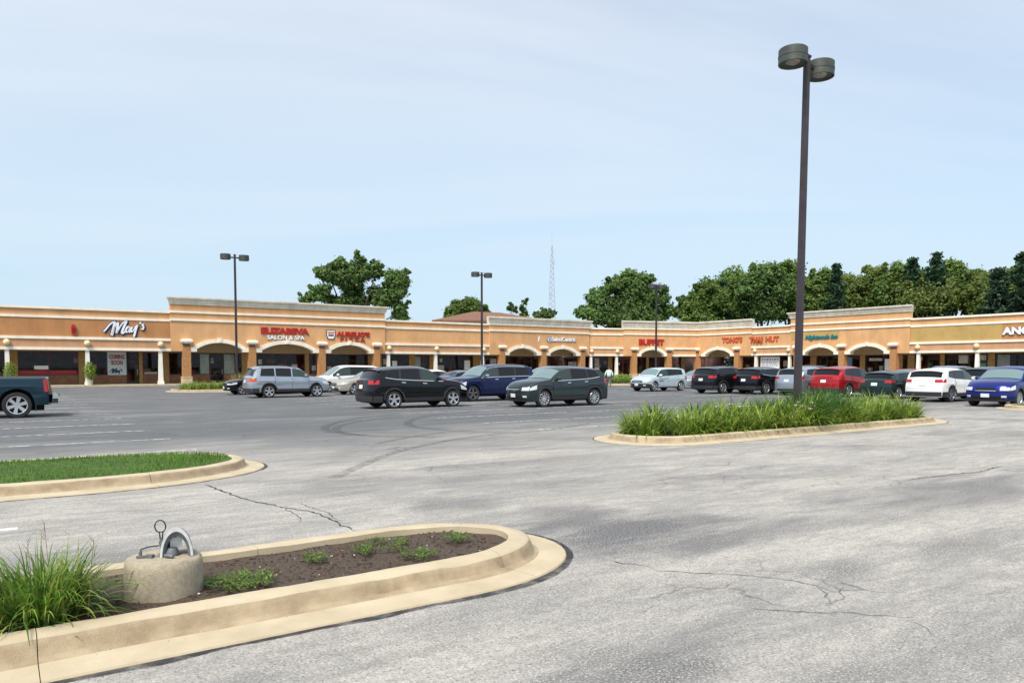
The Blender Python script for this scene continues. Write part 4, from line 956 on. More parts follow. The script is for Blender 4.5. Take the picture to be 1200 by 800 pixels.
# ANG... runs out of the frame; only the letters the photograph shows
letters(t, 'ANG', W2, 1174.2, 391.8, 1207.5, 382.6, PLASW, off=.16, bold=.05, e=.03)
t = sign('coming_soon_banner', "pale blue banner reading COMING SOON in the window below the script sign", W1, 137, 425, SF+.1); t['category'] = 'banner'
uA_, zA = W1.at(126.3, 439.3, SF+.06); uB_, zB = W1.at(147.7, 412.5, SF+.06); mb = MB()
BAN = mat('banner cloth', (.62, .70, .72), .6, col2=(.50, .60, .64), scale=1.2); mb.box(uA_, uB_, SF+.045, SF+.06, zA, zB, W1.P); obj('cloth', mb, BAN, t, True)
for s_, q, mm in (('COMING', (128.0, 420.6, 145.9, 415.2), mat('faded red print', (.30, .07, .06), .6)), ('SOON', (130.3, 427.5, 143.8, 422.1), mat('red print', (.32, .05, .04), .6))):
    obj('print', text_mb(s_, W1, *q, off=SF+.07, depth=.008, bold=.05), mm, t, True, fix=False)
obj('print', strokes(W1, MAY, (128.5, 431.6, 143.5, 438), SF+.07, .10, .008, sb), mat('navy print', (.02, .06, .14), .6), t, True, fix=False)
t = sign('white_banner', 'white banner with a bold dark heading hung between the columns of the right wing', W2, 903, 425, SF+.1); t['category'] = 'banner'
off = -.6; u0, zt = W2.at(891.3, 418.3, off); u1, zb = W2.at(913.3, 431.5, off); mb = MB(); mb.box(min(u0, u1), max(u0, u1), off-.02, off, 1.5, zt, W2.P); obj('cloth', mb, PLASW, t, True)
mb = MB(); rr = random.Random(4)
for k, (h, zz_) in enumerate(((.22, .30), (.06, .58), (.06, .74), (.07, .92), (.05, 1.06))):
    x = min(u0, u1)+.18
    while x < max(u0, u1)-.35:
        L = rr.uniform(.15, .5); mb.box(x, min(x+L, max(u0, u1)-.15), off+.001, off+.006, zt-zz_-h/2, zt-zz_+h/2, W2.P); x += L+.12
obj('print', mb, mat('faint grey print', (.30, .28, .32), .7), t, True)

# hanging baskets and potted plants at the left columns
for (px_, lab) in ((101.5, 'leafy potted vine in front of the white column left of the coming soon banner'), (8, 'leafy green potted vine behind the pickup tailgate at the far left column')):
    u, z = W1.at(px_+4, 440, .05); t = thing('potted_vine', lab, 'potted plant', W1.P(u, .10, .15), 0, 'potted vines by the columns')
    mb = MB(); mb.lathe([(0, 0), (.17, 0), (.23, .42), (.20, .42), (.19, .38), (0, .38)], 16); obj('pot', mb, mat('pale pot', (.42, .42, .34), .8, var=.15, scale=8), t, smooth=40)
    obj('foliage', leafball(900, .42, .42, .75, .11, int(px_), zc=1.15), DAY2, t, fix=False)
    mb = MB(); mb.tube([(0, 0, .38), (.03, 0, 1.0), (-.04, 0, 1.6)], [.02, .015, .008], 5); obj('stem', mb, DRY, t)
# ------------------------------------------------------------------ cars
def pch(pts):
    x = np.array([p[0] for p in pts]); y = np.array([p[1] for p in pts]); h = np.diff(x); dl = np.diff(y)/h; n = len(x); m = np.zeros(n)
    for i in range(1, n-1):
        if dl[i-1]*dl[i] > 0: w1 = 2*h[i]+h[i-1]; w2 = h[i]+2*h[i-1]; m[i] = (w1+w2)/(w1/dl[i-1]+w2/dl[i])
    m[0], m[-1] = dl[0], dl[-1]
    def f(t):
        t = min(max(t, x[0]), x[-1]); i = min(max(int(np.searchsorted(x, t))-1, 0), n-2); s = (t-x[i])/h[i]
        return float((2*s**3-3*s**2+1)*y[i]+(s**3-2*s**2+s)*h[i]*m[i]+(-2*s**3+3*s**2)*y[i+1]+(s**3-s**2)*h[i]*m[i+1])
    return f
ST = {
 'suv': dict(top=[(0, .53), (.012, .575), (.05, .62), (.15, .66), (.245, .685), (.28, .70), (.34, .815), (.40, .92), (.45, .97), (.56, 1.0), (.74, .985), (.88, .94), (.915, .90), (.945, .80), (.965, .725), (.98, .70), (1, .67)],
             belt=[(0, .46), (.05, .54), (.25, .615), (.5, .645), (.75, .68), (.86, .72), (.93, .74), (1, .58)], ws=(.285, .402), rw=(.90, .966), win=((.30, .515, 0, 0), (.53, .715, 0, -.01), (.73, .865, -.01, -.05))),
 'boxsuv': dict(top=[(0, .50), (.012, .58), (.06, .625), (.22, .665), (.27, .69), (.34, .86), (.40, .955), (.48, .985), (.62, 1.0), (.86, .985), (.92, .955), (.945, .88), (.965, .76), (.98, .68), (1, .63)],
             belt=[(0, .46), (.05, .55), (.25, .62), (.5, .645), (.9, .665), (1, .58)], ws=(.275, .385), rw=(.93, .975), win=((.285, .49, 0, 0), (.505, .69, 0, 0), (.705, .885, 0, -.03))),
 'soul': dict(top=[(0, .46), (.02, .54), (.08, .61), (.20, .65), (.24, .69), (.30, .83), (.355, .95), (.45, .99), (.55, 1), (.85, .985), (.94, .965), (.96, .88), (.975, .74), (.985, .67), (1, .62)],
             belt=[(0, .43), (.05, .53), (.25, .60), (.5, .64), (.85, .685), (.95, .69), (1, .58)], ws=(.245, .345), rw=(.945, .976), win=((.255, .50, 0, 0), (.515, .73, 0, 0), (.745, .86, 0, -.02))),
 'sedan': dict(top=[(0, .45), (.02, .53), (.1, .60), (.26, .67), (.31, .70), (.38, .86), (.44, .955), (.52, .995), (.6, 1), (.70, .965), (.78, .88), (.85, .77), (.88, .745), (.94, .735), (.985, .715), (1, .66)],
             belt=[(0, .42), (.05, .51), (.28, .62), (.6, .66), (.85, .69), (.95, .68), (1, .6)], ws=(.315, .435), rw=(.725, .845), win=((.335, .53, 0, 0), (.545, .70, 0, 0), (.71, .79, 0, -.04))),
 'hatch': dict(top=[(0, .46), (.02, .54), (.1, .61), (.24, .67), (.28, .70), (.35, .86), (.41, .955), (.50, .995), (.6, 1), (.80, .975), (.88, .93), (.92, .85), (.95, .74), (.975, .70), (1, .665)],
             belt=[(0, .43), (.05, .52), (.25, .61), (.5, .65), (.85, .68), (.95, .67), (1, .58)], ws=(.285, .405), rw=(.885, .955), win=((.295, .52, 0, 0), (.535, .72, 0, 0), (.735, .80, 0, -.03))),
 'van': dict(top=[(0, .38), (.03, .46), (.12, .54), (.2, .61), (.26, .70), (.33, .86), (.40, .96), (.5, 1), (.85, .985), (.93, .95), (.955, .85), (.98, .68), (1, .60)],
             belt=[(0, .36), (.05, .45), (.22, .56), (.5, .61), (.9, .65), (1, .56)], ws=(.21, .385), rw=(.935, .978), win=((.27, .50, .0, 0), (.515, .71, 0, 0), (.725, .89, 0, -.03))),
 'pickup': dict(top=[(0, .52), (.01, .6), (.04, .64), (.22, .66), (.26, .68), (.33, .9), (.37, .97), (.45, 1), (.575, .99), (.60, .95), (.615, .80), (.625, .715), (.64, .705), (.9, .70), (.99, .70), (1, .68)],
             belt=[(0, .5), (.05, .6), (.25, .63), (.6, .65), (.63, .66), (1, .655)], ws=(.265, .36), rw=(.595, .622), win=((.275, .44, 0, 0), (.455, .575, 0, -.01))),
}
MESHC = {}
def wheel_meshes(Rw, spokes, mt):
    key = (round(Rw, 3), spokes, mt.name)
    if key in MESHC: return MESHC[key]
    w_ = .115; r = Rw*.70
    m = MB(); m.lathe([(r, -w_), (Rw*.93, -w_), (Rw*.985, -w_*.8), (Rw, -w_*.45), (Rw, w_*.45), (Rw*.985, w_*.8), (Rw*.93, w_), (r, w_), (r-.01, w_*.3), (r-.01, -w_*.5)], 32, ax='y', closed=True)
    ty = obj('wheel', m, TYRE, smooth=40); tm = ty.data; bpy.data.objects.remove(ty)
    m = MB(); m.k = 1; m.lathe([(0, -.03), (r*.97, -.03), (r, -.10), (r*.93, -.112), (r*.90, -.09), (r*.88, -.035)], 28, ax='y') ; 
    m.k = 0; m.lathe([(r*.90, -.095), (r*.93, -.115), (r*1.0, -.119), (r*1.02, -.112), (r*1.0, -.09)], 28, ax='y')
    m.lathe([(0, -.10), (r*.18, -.10), (r*.2, -.08), (r*.2, -.04)], 14, ax='y')
    for k in range(spokes):
        a = 2*math.pi*k/spokes+.3; c, s = math.cos(a), math.sin(a); h0 = r*(.14 if spokes < 8 else .075); h1 = r*(.20 if spokes < 8 else .085)
        vs = []
        for (rad, hw, y0) in ((r*.12, h0, -.098), (r*.94, h1, -.106)):
            for sg in (-1, 1):
                for yy in (y0, -.04): vs.append((c*rad-s*hw*sg, yy, s*rad+c*hw*sg))
        m.add(vs, [(0, 2, 6, 4), (0, 4, 5, 1), (2, 3, 7, 6)])
    ri = obj('rim', m, [mt, WELL], smooth=30); rm = ri.data; bpy.data.objects.remove(ri)
    MESHC[key] = (tm, rm); return MESHC[key]
PAINTS = {}
def paint(name, col, metal=.35, rough=.28):
    if name not in PAINTS: PAINTS[name] = mat('paint '+name, col, rough, metal, coat=.55, spec=.2)
    return PAINTS[name]
def car(name, cat, label, style, L, Wd, H, wb, fo, Rw, pt, head, wheel=None, at=None, which='near_front', spokes=5, clad=False, rails=False, chromeline=False, rim=RIM, sill=.26, plate=True, mirror=None, tailcol=TAIL, grille=2, full=True, lightbar=None, mask=False, pillars=False, blackroof=None):
    S = ST[style]; top = pch([(a, b*H) for a, b in S['top']]); belt = pch([(a, b*H) for a, b in S['belt']]); hw0 = Wd/2
    T = lambda x: top(x/L); Bl = lambda x: belt(x/L)
    def hw(x):
        f = max(0, 1-x/.55); g = max(0, 1-(L-x)/.5); return hw0*(1-.10*f*f-.07*g*g)
    def sec(x):
        t = T(x); cr0 = .045; zs = min(Bl(x), t-cr0-.002); gh0 = max(0, t-zs); cr_ = .035+.075*min(1, gh0/.45); zr = max(zs, t-cr_)
        ys = hw(x)*.965; yr = ys*(1-.27*(zr-zs))-min(.03, (zr-zs)*.1); return t, zs, zr, ys, yr
    zm = .40*H
    def yside(x, z):
        t, zs, zr, ys, yr = sec(x)
        if z <= zs:
            w_ = hw(x)
            cr_l = .020*math.exp(-((z-.535*H)/.035)**2)-.016*math.exp(-((z-.40*H)/.06)**2)+.014*math.exp(-((z-.235*H)/.04)**2); cr_l *= min(1, max(0, (x-.3)/.5), max(0, (L-x)/.6)); w_ += cr_l
            if z < zm: return w_*(1-.07*((zm-z)/(zm-.15))**2)
            return w_-(w_-ys)*((z-zm)/max(.05, zs-zm))**2.2
        f = min(1, (z-zs)/max(.001, zr-zs)); return ys+(yr-ys)*f
    def ztop(x, y):
        t, zs, zr, ys, yr = sec(x); return zr+(t-zr)*(1-min(1, abs(y)/yr)**2.6)
    def warp(x, y, z):
        f = max(0, 1-x/1.0); g = max(0, 1-(L-x)/.7); yy = min(1.1, abs(y)/hw0)
        x2 = x+f*.30*yy**3-g*.17*yy**3.2
        if z < .30*H: x2 += f*f*.10*((.30*H-z)/.2)**2*.5-g*g*.06*((.30*H-z)/.2)**2*.5
        if z > .40*H: x2 += f*f*.16*((z-.40*H)/.3)**1.5
        if z > .44*H: x2 -= g*g*.05*((z-.44*H)/.3)
        return (x2, y, z)
    xw = [fo, fo+wb]; ra = Rw+(.06 if style != 'pickup' else .12); zc = Rw
    def zlow(x):
        for c in xw:
            if abs(x-c) < ra: return max(sill, zc+math.sqrt(max(0, ra*ra-(x-c)**2)))
        e = min(x, L-x); return sill+(.03 if e > .5 else -.02)
    xs = {0, .01, .03, .06, .1, .16, .23, L-.01, L-.03, L-.06, L-.1, L-.15, L-.2, L}
    for c in xw:
        for k in range(17): xs.add(round(c+ra*math.cos(math.pi*k/16), 4))
        xs.add(round(c-ra-.004, 4)); xs.add(round(c+ra+.004, 4))
    for q in np.linspace(0, L, 46): xs.add(round(float(q), 4))
    for p_ in S['top']: xs.add(round(p_[0]*L, 4))
    xs = sorted(xs); xs = [xs[0]]+[b for a, b in zip(xs, xs[1:]) if b-a > .0015]
    NA, NB, NC = 15, 4, 6
    def half(x):
        t, zs, zr, ys, yr = sec(x); zl = min(zlow(x), zs-.02); P = []
        P.append((yside(x, zl)-.10, zl+.02)); 
        for i in range(NA): z = zl+(zs-zl)*i/(NA-1); P.append((yside(x, z), z))
        for i in range(1, NB): P.append((ys+(yr-ys)*i/(NB-1), zs+(zr-zs)*i/(NB-1)))
        for i in range(1, NC+1):
            y = yr*math.cos(math.pi/2*i/NC); P.append((max(0, y), ztop(x, y)))
        return P
    body = MB(); rows = []
    for x in xs:
        h = half(x); full_ = [(y, z) for y, z in h]+[(-y, z) for y, z in h[::-1][1:]]; rows.append([warp(x, y, z) for y, z in full_])
    body.grid(rows)
    for x in (0, L):   # end caps as grids so that they curve
        h = half(x)[1:]; g = []
        for y, z in h: g.append([warp(x, y*k/6, z) for k in range(-6, 7)])
        body.grid(g)
    # place
    rz = TH if head == -1 else TH+math.pi
    near = -1 if head == -1 else 1
    cz, sz = math.cos(rz), math.sin(rz)
    if wheel:
        lx = xw[0] if which.endswith('front') else xw[1]; ly = near*(hw0-.12) if which.startswith('near') else -near*(hw0-.12)
        g_ = G(*wheel)
    else: lx, ly = L/2, 0; g_ = at
    # origin of the root = middle of the car on the ground
    ox = L/2
    loc = Vector((g_.x-((lx-ox)*cz-ly*sz), g_.y-((lx-ox)*sz+ly*cz), 0))
    t = thing(name, label, cat, loc, rz, 'vehicles in the parking lot')
    def put(nm, mb, mm, par=None, smooth=35, fix=True):
        mb.v = [(v[0]-ox, v[1], v[2]) for v in mb.v]; return obj(nm, mb, mm, par or t, smooth=smooth, fix=fix)
    put('body', body, pt)
    def side(x0, x1, fb, ft, off, sg, nx=10, nz=4, s0=0.0, s1=0.0, m=None):
        m = m or MB(); g = []
        for i in range(nx+1):
            row = []
            for j in range(nz+1):
                v = j/nz; a = x0+s0*v; b = x1+s1*v; x = a+(b-a)*i/nx; b_, t_ = fb(x), ft(x)
                if t_ < b_+.004: t_ = b_+.004
                z = b_+(t_-b_)*v; row.append(warp(x, sg*(yside(x, z)+off), z+off*.15))
            g.append(row)
        m.grid(g); return m
    def topp(x0, x1, wf, off, nx=8, ny=10, m=None, y0=-1, y1=1):
        m = m or MB(); g = []
        for i in range(nx+1):
            x = x0+(x1-x0)*i/nx; yr = sec(x)[4]*wf; dz = (T(x+.02)-T(x-.02))/.04; q = math.sqrt(1+dz*dz)
            g.append([warp(x-off*dz/q, yr*(y0+(y1-y0)*j/ny), ztop(x, yr*(y0+(y1-y0)*j/ny))+off/q) for j in range(ny+1)])
        m.grid(g); return m
    def end(front, y0, y1, z0, z1, off, ny=8, nz=3, m=None, hwf=None):
        m = m or MB(); X = 0 if front else L; g = []
        for i in range(ny+1):
            row = []
            for j in range(nz+1):
                y = y0+(y1-y0)*i/ny; z = z0+(z1-z0)*j/nz; p = warp(X, y, z); row.append((p[0]+(-off if front else off), p[1], p[2]))
            g.append(row)
        m.grid(g); return m
    lower = lambda x: belt_lo(x)
    wins = S['win']; gx0, gx1 = wins[0][0]*L, wins[-1][1]*L
    belt_lo = lambda x: sec(x)[1]+.025; roof_hi = lambda x: sec(x)[2]-.018
    for sg in (-1, 1):
        put('window_trim', side(gx0-.03, gx1+.02, lambda x: belt_lo(x)-.012, lambda x: roof_hi(x)+.01, .004, sg, 20, 4, 0, wins[-1][3]*L), PLASTIC if not (style == 'pickup' or pillars) else pt)
        for wi_, (a, b, s0, s1) in enumerate(wins): put('window', side(a*L, b*L, belt_lo, roof_hi, .010, sg, 10, 4, s0*L, s1*L), CGLASS3 if wi_ == 0 else CGLASS)
        if chromeline: put('chrome_strip', side(gx0, gx1, lambda x: belt_lo(x)-.03, lambda x: belt_lo(x)-.004, .014, sg, 20, 1), CHROME)
        if chromeline == 2: put('chrome_strip', side(gx0+.25*L*.3, gx1-.04*L, lambda x: roof_hi(x)+.0, lambda x: roof_hi(x)+.02, .016, sg, 20, 1, 0, -.02*L), CHROME)
        # doors: gap sheet below, skins above it
        d0 = fo+ra+.06; d1 = (wins[1][0]-.008)*L; d2 = min((wins[1][1]+.01)*L, fo+wb-ra*.2)
        zt_ = lambda x: sec(x)[1]-.01; zb_ = lambda x: max(sill+(.17 if clad else .09), zlow(x)+.03)
        if full:
            put('door_gap', side(d0-.014, d2+.014, lambda x: zb_(x)-.014, zt_, .003, sg, 24, 5), WELL)
            for (a, b) in ((d0, d1-.008), (d1+.008, d2)):
                dd = put('door', side(a, b, zb_, lambda x: zt_(x)-.004, .009, sg, 12, 6), pt)
                hm = side(b-.24, b-.06, lambda x: Bl(x)-.115, lambda x: Bl(x)-.085, .035, sg, 3, 1); side(b-.24, b-.06, lambda x: Bl(x)-.12, lambda x: Bl(x)-.115, .012, sg, 3, 1, m=hm)
                put('door_handle', hm, CHROME if chromeline else pt, dd)
        # mirror
        mp_ = MB(); mx = (wins[0][0]+.055)*L; my = sg*(yside(mx, Bl(mx))+.10); mz = Bl(mx)+.10
        ring = []
        for (dx, s_) in ((-.085, .35), (-.06, .85), (0, 1), (.05, .97), (.055, .9)):
            ring.append([(mx+dx, my+sg*math.cos(a)*.115*s_, mz+math.sin(a)*.078*s_) for a in np.linspace(0, 2*math.pi, 11)[:-1]])
        mp_.grid(ring, True); mp_.add(ring[-1], [tuple(range(10))]); mp_.add(ring[0], [tuple(range(10))]); mp_.box(mx-.03, mx+.03, min(my, my-sg*.14), max(my, my-sg*.14), mz-.07, mz-.03)
        put('mirror', mp_, mirror or pt)
        # arches and sills
        if clad:
            for c in xw:
                m = MB(); g = []
                for k in range(25):
                    a = math.pi*k/24; 
                    g.append([warp(c+rr_*math.cos(a), sg*(yside(c+rr_*math.cos(a), max(sill, zc+rr_*math.sin(a)))+oo), max(sill+.0, zc+rr_*math.sin(a)*1.0)) for rr_, oo in ((ra-.004, -.02), (ra-.002, .014), (ra+.062, .012), (ra+.066, .0))])
                m.grid(g); put('wheel_arch_trim', m, PLASTIC)
            put('sill_trim', side(fo+ra+.04, fo+wb-ra-.04, lambda x: sill+.005, lambda x: sill+.15, .014, sg, 8, 2), PLASTIC)
        if rails:
            m = MB(); pts = []
            for q in np.linspace(.43, .87, 10): x = q*L; yr = sec(x)[4]*.90; pts.append(warp(x, sg*yr, ztop(x, yr)+.045-(.04 if q in (.43, .87) else 0)))
            m.tube(pts, .016, 6); put('roof_rail', m, rim if rails == 2 else PLASTIC)
        # lamps
        hz0, hz1 = .405*H, min(.485*H, T(0)-.01)
        m = side(.0, .33 if style != 'pickup' else .2, lambda x: hz0+.05*x/.33, lambda x: min(hz1+.09*x/.33, sec(x)[1]-.01), .008, sg, 6, 2); end(True, sg*.56*hw0, sg*.885*hw0, hz0, hz1, .008, 5, 2, m=m); put('headlight', m, TAILW)
        tz0, tz1 = (.57*H, min(.66*H, T(L)-.012)) if style in ('suv', 'hatch') else (.50*H, min(.63*H, T(L)-.012)) if style not in ('pickup',) else (.44*H, .66*H)
        if style == 'soul': tz0, tz1 = .50*H, .615*H
        m = side(L-(.27 if style != 'pickup' else .12), L, lambda x: tz0+.03*(L-x), lambda x: min(tz1+.02, sec(x)[1]-.01), .008, sg, 6, 2); end(False, sg*(.58 if style != 'pickup' else .84)*hw0, sg*.915*hw0, tz0, tz1, .008, 5, 2, m=m); put('tail_light', m, tailcol)
        fm = end(True, sg*.62*hw0, sg*.80*hw0, .24*H, .285*H, .016, 3, 1); put('fog_lamp', fm, TAILW)
    if style in ('suv', 'hatch', 'soul', 'boxsuv', 'van'):
        x1_ = S['rw'][0]*L+.02; sp = MB(); g = []
        for (xx, dzz) in ((x1_-.14, .012), (x1_-.02, .022), (x1_+.13, .0), (x1_+.125, -.035), (x1_, -.03)):
            yr = sec(min(xx, x1_))[4]*.94; g.append([warp(xx, yr*k/8, ztop(min(xx, x1_-.02), yr*k/8)+dzz) for k in range(-8, 9)])
        sp.grid(g); put('roof_spoiler', sp, pt)
    if mask:
        m = end(True, -.93*hw0, .93*hw0, .15*H, .335*H, .012, 12, 3)
        for sg in (-1, 1): side(0, .35, lambda x: sill-.02, lambda x: .335*H-.25*x, .012, sg, 6, 3, m=m)
        put('front_mask', m, PLASTIC); put('bonnet_grille', end(True, -.55*hw0, .55*hw0, .375*H, .45*H, .012, 8, 2), PLASTIC)
    put('windscreen', topp(S['ws'][0]*L, S['ws'][1]*L, .93, .008), CGLASS2)
    put('rear_window', topp(S['rw'][0]*L, S['rw'][1]*L, .86, .010), CGLASS)
    if style == 'pickup':
        put('bed_cover', topp(.645*L, .985*L, .9, .006), PLASTIC)
        m = MB(); m.box(L-.02, L+.15, -hw0*.93, hw0*.93, .60, .74); put('rear_bumper', m, CHROME); m = MB(); m.box(L-.04, L+.13, -hw0*.90, hw0*.90, .45, .598); put('bumper_underside', m, PLASTIC); m = MB(); [m.box(fo+wb+.50, fo+wb+.52, s_*hw0-(.27 if s_ > 0 else -.02)-.0, s_*hw0-(.02 if s_ > 0 else -.27), .20, .60) for s_ in (-1, 1)]; put('mud_flap', m, PLASTIC); m = MB(); m.box(L-.01, L+.20, -hw0*.5, hw0*.5, .66, .735); put('bumper_step', m, PLASTIC)
    m = end(True, -.40*hw0, .40*hw0, .375*H, .47*H, .006, 8, 3); gr = put('grille', m, WELL)
    for k in range(grille):
        z = .39*H+k*.035*H; put('grille_bar', end(True, -.42*hw0, .42*hw0, z, z+.02*H*.9, .02, 8, 1), CHROME, gr)
    m = end(True, -.60*hw0, .60*hw0, .17*H, .27*H, .008, 8, 2); put('lower_intake', m, WELL)
    if clad:
        m = end(False, -.9*hw0, .9*hw0, .17*H, .30*H, .012, 10, 3)
        for sg in (-1, 1): side(L-.45, L, lambda x: sill-.02, lambda x: .30*H, .012, sg, 6, 3, m=m)
        put('rear_bumper_trim', m, PLASTIC)
        m = end(True, -.9*hw0, .9*hw0, .14*H, .19*H, .014, 10, 1)
        for sg in (-1, 1): side(0, .40, lambda x: sill-.02, lambda x: .20*H, .014, sg, 6, 2, m=m)
        put('front_bumper_trim', m, PLASTIC)
    elif style != 'pickup':
        put('rear_bumper_trim', end(False, -.7*hw0, .7*hw0, .16*H, .23*H, .012, 8, 2), PLASTIC)
    if plate: 
        put('licence_plate', end(False, -.16, .16, .47*H if style != 'pickup' else .36*H, .47*H+.15 if style != 'pickup' else .36*H+.15, .02, 2, 1), PLATE)
        put('licence_plate', end(True, -.16, .16, .24*H, .24*H+.15, .022, 2, 1), PLATE)
    m = MB(); m.box(.25, L-.25, -hw0+.28, hw0-.28, .22, .50); m.box(.35, fo-ra-.02, -hw0+.12, hw0-.12, .3, .5) if fo-ra > .5 else None; m.box(fo+ra, fo+wb-ra, -hw0+.12, hw0-.12, sill+.01, .5)
    put('underbody', m, WELL, smooth=None)
    for c in xw:
        for sg in (-1, 1):
            m = MB(); rows_ = [[(c+rr_*math.cos(a), sg*yy, max(.2, zc+rr_*math.sin(a))) for a in np.linspace(-.3, math.pi+.3, 17)] for rr_, yy in ((ra+.02, hw0-.10), (ra+.02, hw0-.33), (.02, hw0-.33))]; m.grid(rows_)
            put('wheel_well', m, WELL)
    tm, rm = wheel_meshes(Rw, spokes, rim)
    for c in xw:
        for sg in (-1, 1):
            wo = bpy.data.objects.new('wheel', tm); C.objects.link(wo); wo.parent = t; wo.location = (c-ox, sg*(hw0-.125), Rw); wo.rotation_euler = (0, 0, 0 if sg < 0 else math.pi)
            ro = bpy.data.objects.new('rim', rm); C.objects.link(ro); ro.parent = wo
    return t

white = paint('white', (.78, .78, .77), .0, .3); black = paint('black', (.0035, .004, .006), .1, .18); navy = paint('navy', (.008, .018, .080), .5); silver = paint('silver', (.42, .47, .53), .7, .3)
green = paint('grey green', (.034, .050, .054), .5, .3); red = paint('red', (.36, .012, .018), .3); blue = paint('blue', (.014, .026, .20), .5); teal = paint('teal', (.010, .036, .056), .5); beige = paint('beige', (.50, .47, .40), .5)
ice = paint('ice blue', (.52, .62, .68), .3); dgreen = paint('dark green', (.016, .035, .036), .4); char = paint('charcoal', (.010, .011, .015), .4); slate = paint('slate', (.10, .15, .23), .5); pewter = paint('pewter', (.30, .33, .36), .7); maroonp = paint('maroon', (.25, .02, .03), .4)

car('pickup_truck', 'pickup', 'dark teal pickup truck cut off by the left edge, chrome bumper to the right', 'pickup', 5.6, 2.03, 1.88, 3.65, .95, .41, teal, -1, (20.5, 489.5), which='near_rear', spokes=6, sill=.42, tailcol=TAIL, clad=False)
car('parked_car', 'car', 'small black car whose headlight shows left of the old silver car', 'hatch', 4.3, 1.78, 1.46, 2.6, .85, .31, black, -1, (284, 462.5), which='near_front', grille=1)
car('parked_car', 'car', 'old silver estate with dark lower trim, orange tail lamps and roof rails', 'boxsuv', 4.5, 1.84, 1.70, 2.62, .86, .345, silver, 1, (315, 466), which='near_rear', clad=True, rails=True, tailcol=mat('amber red lens', (.55, .08, .03), .15), sill=.30, pillars=True)
car('parked_car', 'car', 'white minivan behind the beige sedan, nose to the left', 'van', 5.0, 1.98, 1.76, 3.0, .98, .335, white, -1, (384, 459.5), which='near_front')
car('parked_car', 'car', 'beige sedan half hidden behind the nearest black car, nose to the left', 'sedan', 4.85, 1.83, 1.50, 2.78, .95, .325, beige, -1, (414.8, 462.4), which='near_front')
car('parked_car', 'car', 'black sport utility nearest the middle, its red tail lamps facing left', 'suv', 4.57, 1.845, 1.68, 2.66, .90, .35, black, 1, (461, 478.8), which='near_rear', clad=True, rails=False, chromeline=1, sill=.28)
car('parked_car', 'car', 'white sedan roof seen over the bonnet of the black sport utility', 'sedan', 4.7, 1.82, 1.46, 2.7, .92, .32, white, 1, at=G(512, 457.3), full=False)
car('parked_car', 'car', 'slate blue sedan roof between the white sedan and the dark blue car', 'sedan', 4.6, 1.8, 1.42, 2.7, .92, .32, slate, 1, at=G(546, 458.2), full=False)
car('parked_car', 'car', 'dark blue sport utility with chrome mirror, between the black and grey green ones', 'boxsuv', 4.85, 1.94, 1.78, 2.92, .92, .375, navy, -1, (553.3, 470.2), which='near_front', chromeline=2, rails=2, mirror=CHROME, rim=RIMD, sill=.30, grille=1)
car('parked_car', 'car', 'silver grey sport utility roof between the dark blue and the grey green ones', 'suv', 4.6, 1.85, 1.70, 2.7, .90, .35, pewter, -1, at=G(640, 460.5), full=False, rails=True)
car('parked_car', 'car', 'grey green compact sport utility with bright multi spoke wheels, nose to the left', 'suv', 4.52, 1.84, 1.68, 2.69, .91, .355, green, -1, (636, 476.9), which='near_front', spokes=10, clad=True, chromeline=1, rails=False, sill=.28)
car('parked_car', 'car', 'pale icy blue boxy small car right of the walking person', 'soul', 4.14, 1.80, 1.61, 2.57, .83, .335, ice, -1, (766, 458.6), which='near_front', clad=False, spokes=5, mirror=white, mask=True)
car('parked_car', 'car', 'silver sedan tucked behind the boxy pale car', 'sedan', 4.7, 1.82, 1.45, 2.7, .92, .32, silver, -1, at=G(819, 454.6), full=False)
car('parked_car', 'car', 'black sport utility with silver roof rails at the left end of the right hand row', 'suv', 4.62, 1.86, 1.69, 2.7, .90, .36, char, 1, (846, 461.2), which='near_rear', rails=2, clad=True, sill=.28)
car('parked_car', 'car', 'black sport utility with chrome window line, second in the right hand row', 'suv', 4.62, 1.86, 1.66, 2.7, .90, .36, black, 1, (896.5, 461.9), which='near_rear', chromeline=2, clad=True, sill=.28, lightbar=1)
car('parked_car', 'car', 'silver sport utility partly hidden behind the big light pole', 'suv', 4.6, 1.86, 1.66, 2.7, .90, .35, silver, 1, (948, 463.3), which='near_rear', clad=False)
car('parked_car', 'car', 'dark sport utility roof seen above the silver one by the light pole', 'boxsuv', 4.8, 1.9, 1.75, 2.8, .92, .36, char, -1, at=G(940, 457.5), full=False)
car('parked_car', 'car', 'red sport utility seen from the rear right of the big light pole', 'suv', 4.6, 1.845, 1.69, 2.66, .90, .355, red, 1, (993, 465.2), which='near_rear', clad=True, sill=.28)
car('parked_car', 'car', 'dark green black hatchback between the red and the white sport utilities', 'hatch', 4.27, 1.79, 1.46, 2.63, .85, .32, dgreen, 1, (1051, 467.6), which='near_rear', spokes=10)
car('parked_car', 'car', 'maroon sedan roof seen behind the dark hatchback', 'sedan', 4.8, 1.84, 1.52, 2.8, .95, .32, maroonp, -1, at=G(1062, 459.6), full=False)
car('parked_car', 'car', 'white sport utility seen from behind with wide red tail lamps', 'suv', 4.45, 1.83, 1.61, 2.67, .85, .345, white, 1, (1112.5, 471), which='near_rear', clad=True, spokes=5, rim=RIMD)
car('parked_car', 'car', 'silver grey sport utility roof showing above the white one', 'suv', 4.6, 1.85, 1.72, 2.7, .90, .35, pewter, -1, at=G(1108, 461.6), full=False, rails=2)
car('parked_car', 'car', 'dark green sport utility between the white and the bright blue ones', 'suv', 4.5, 1.84, 1.66, 2.7, .90, .35, dgreen, 1, at=G(1163, 466.5), clad=True)
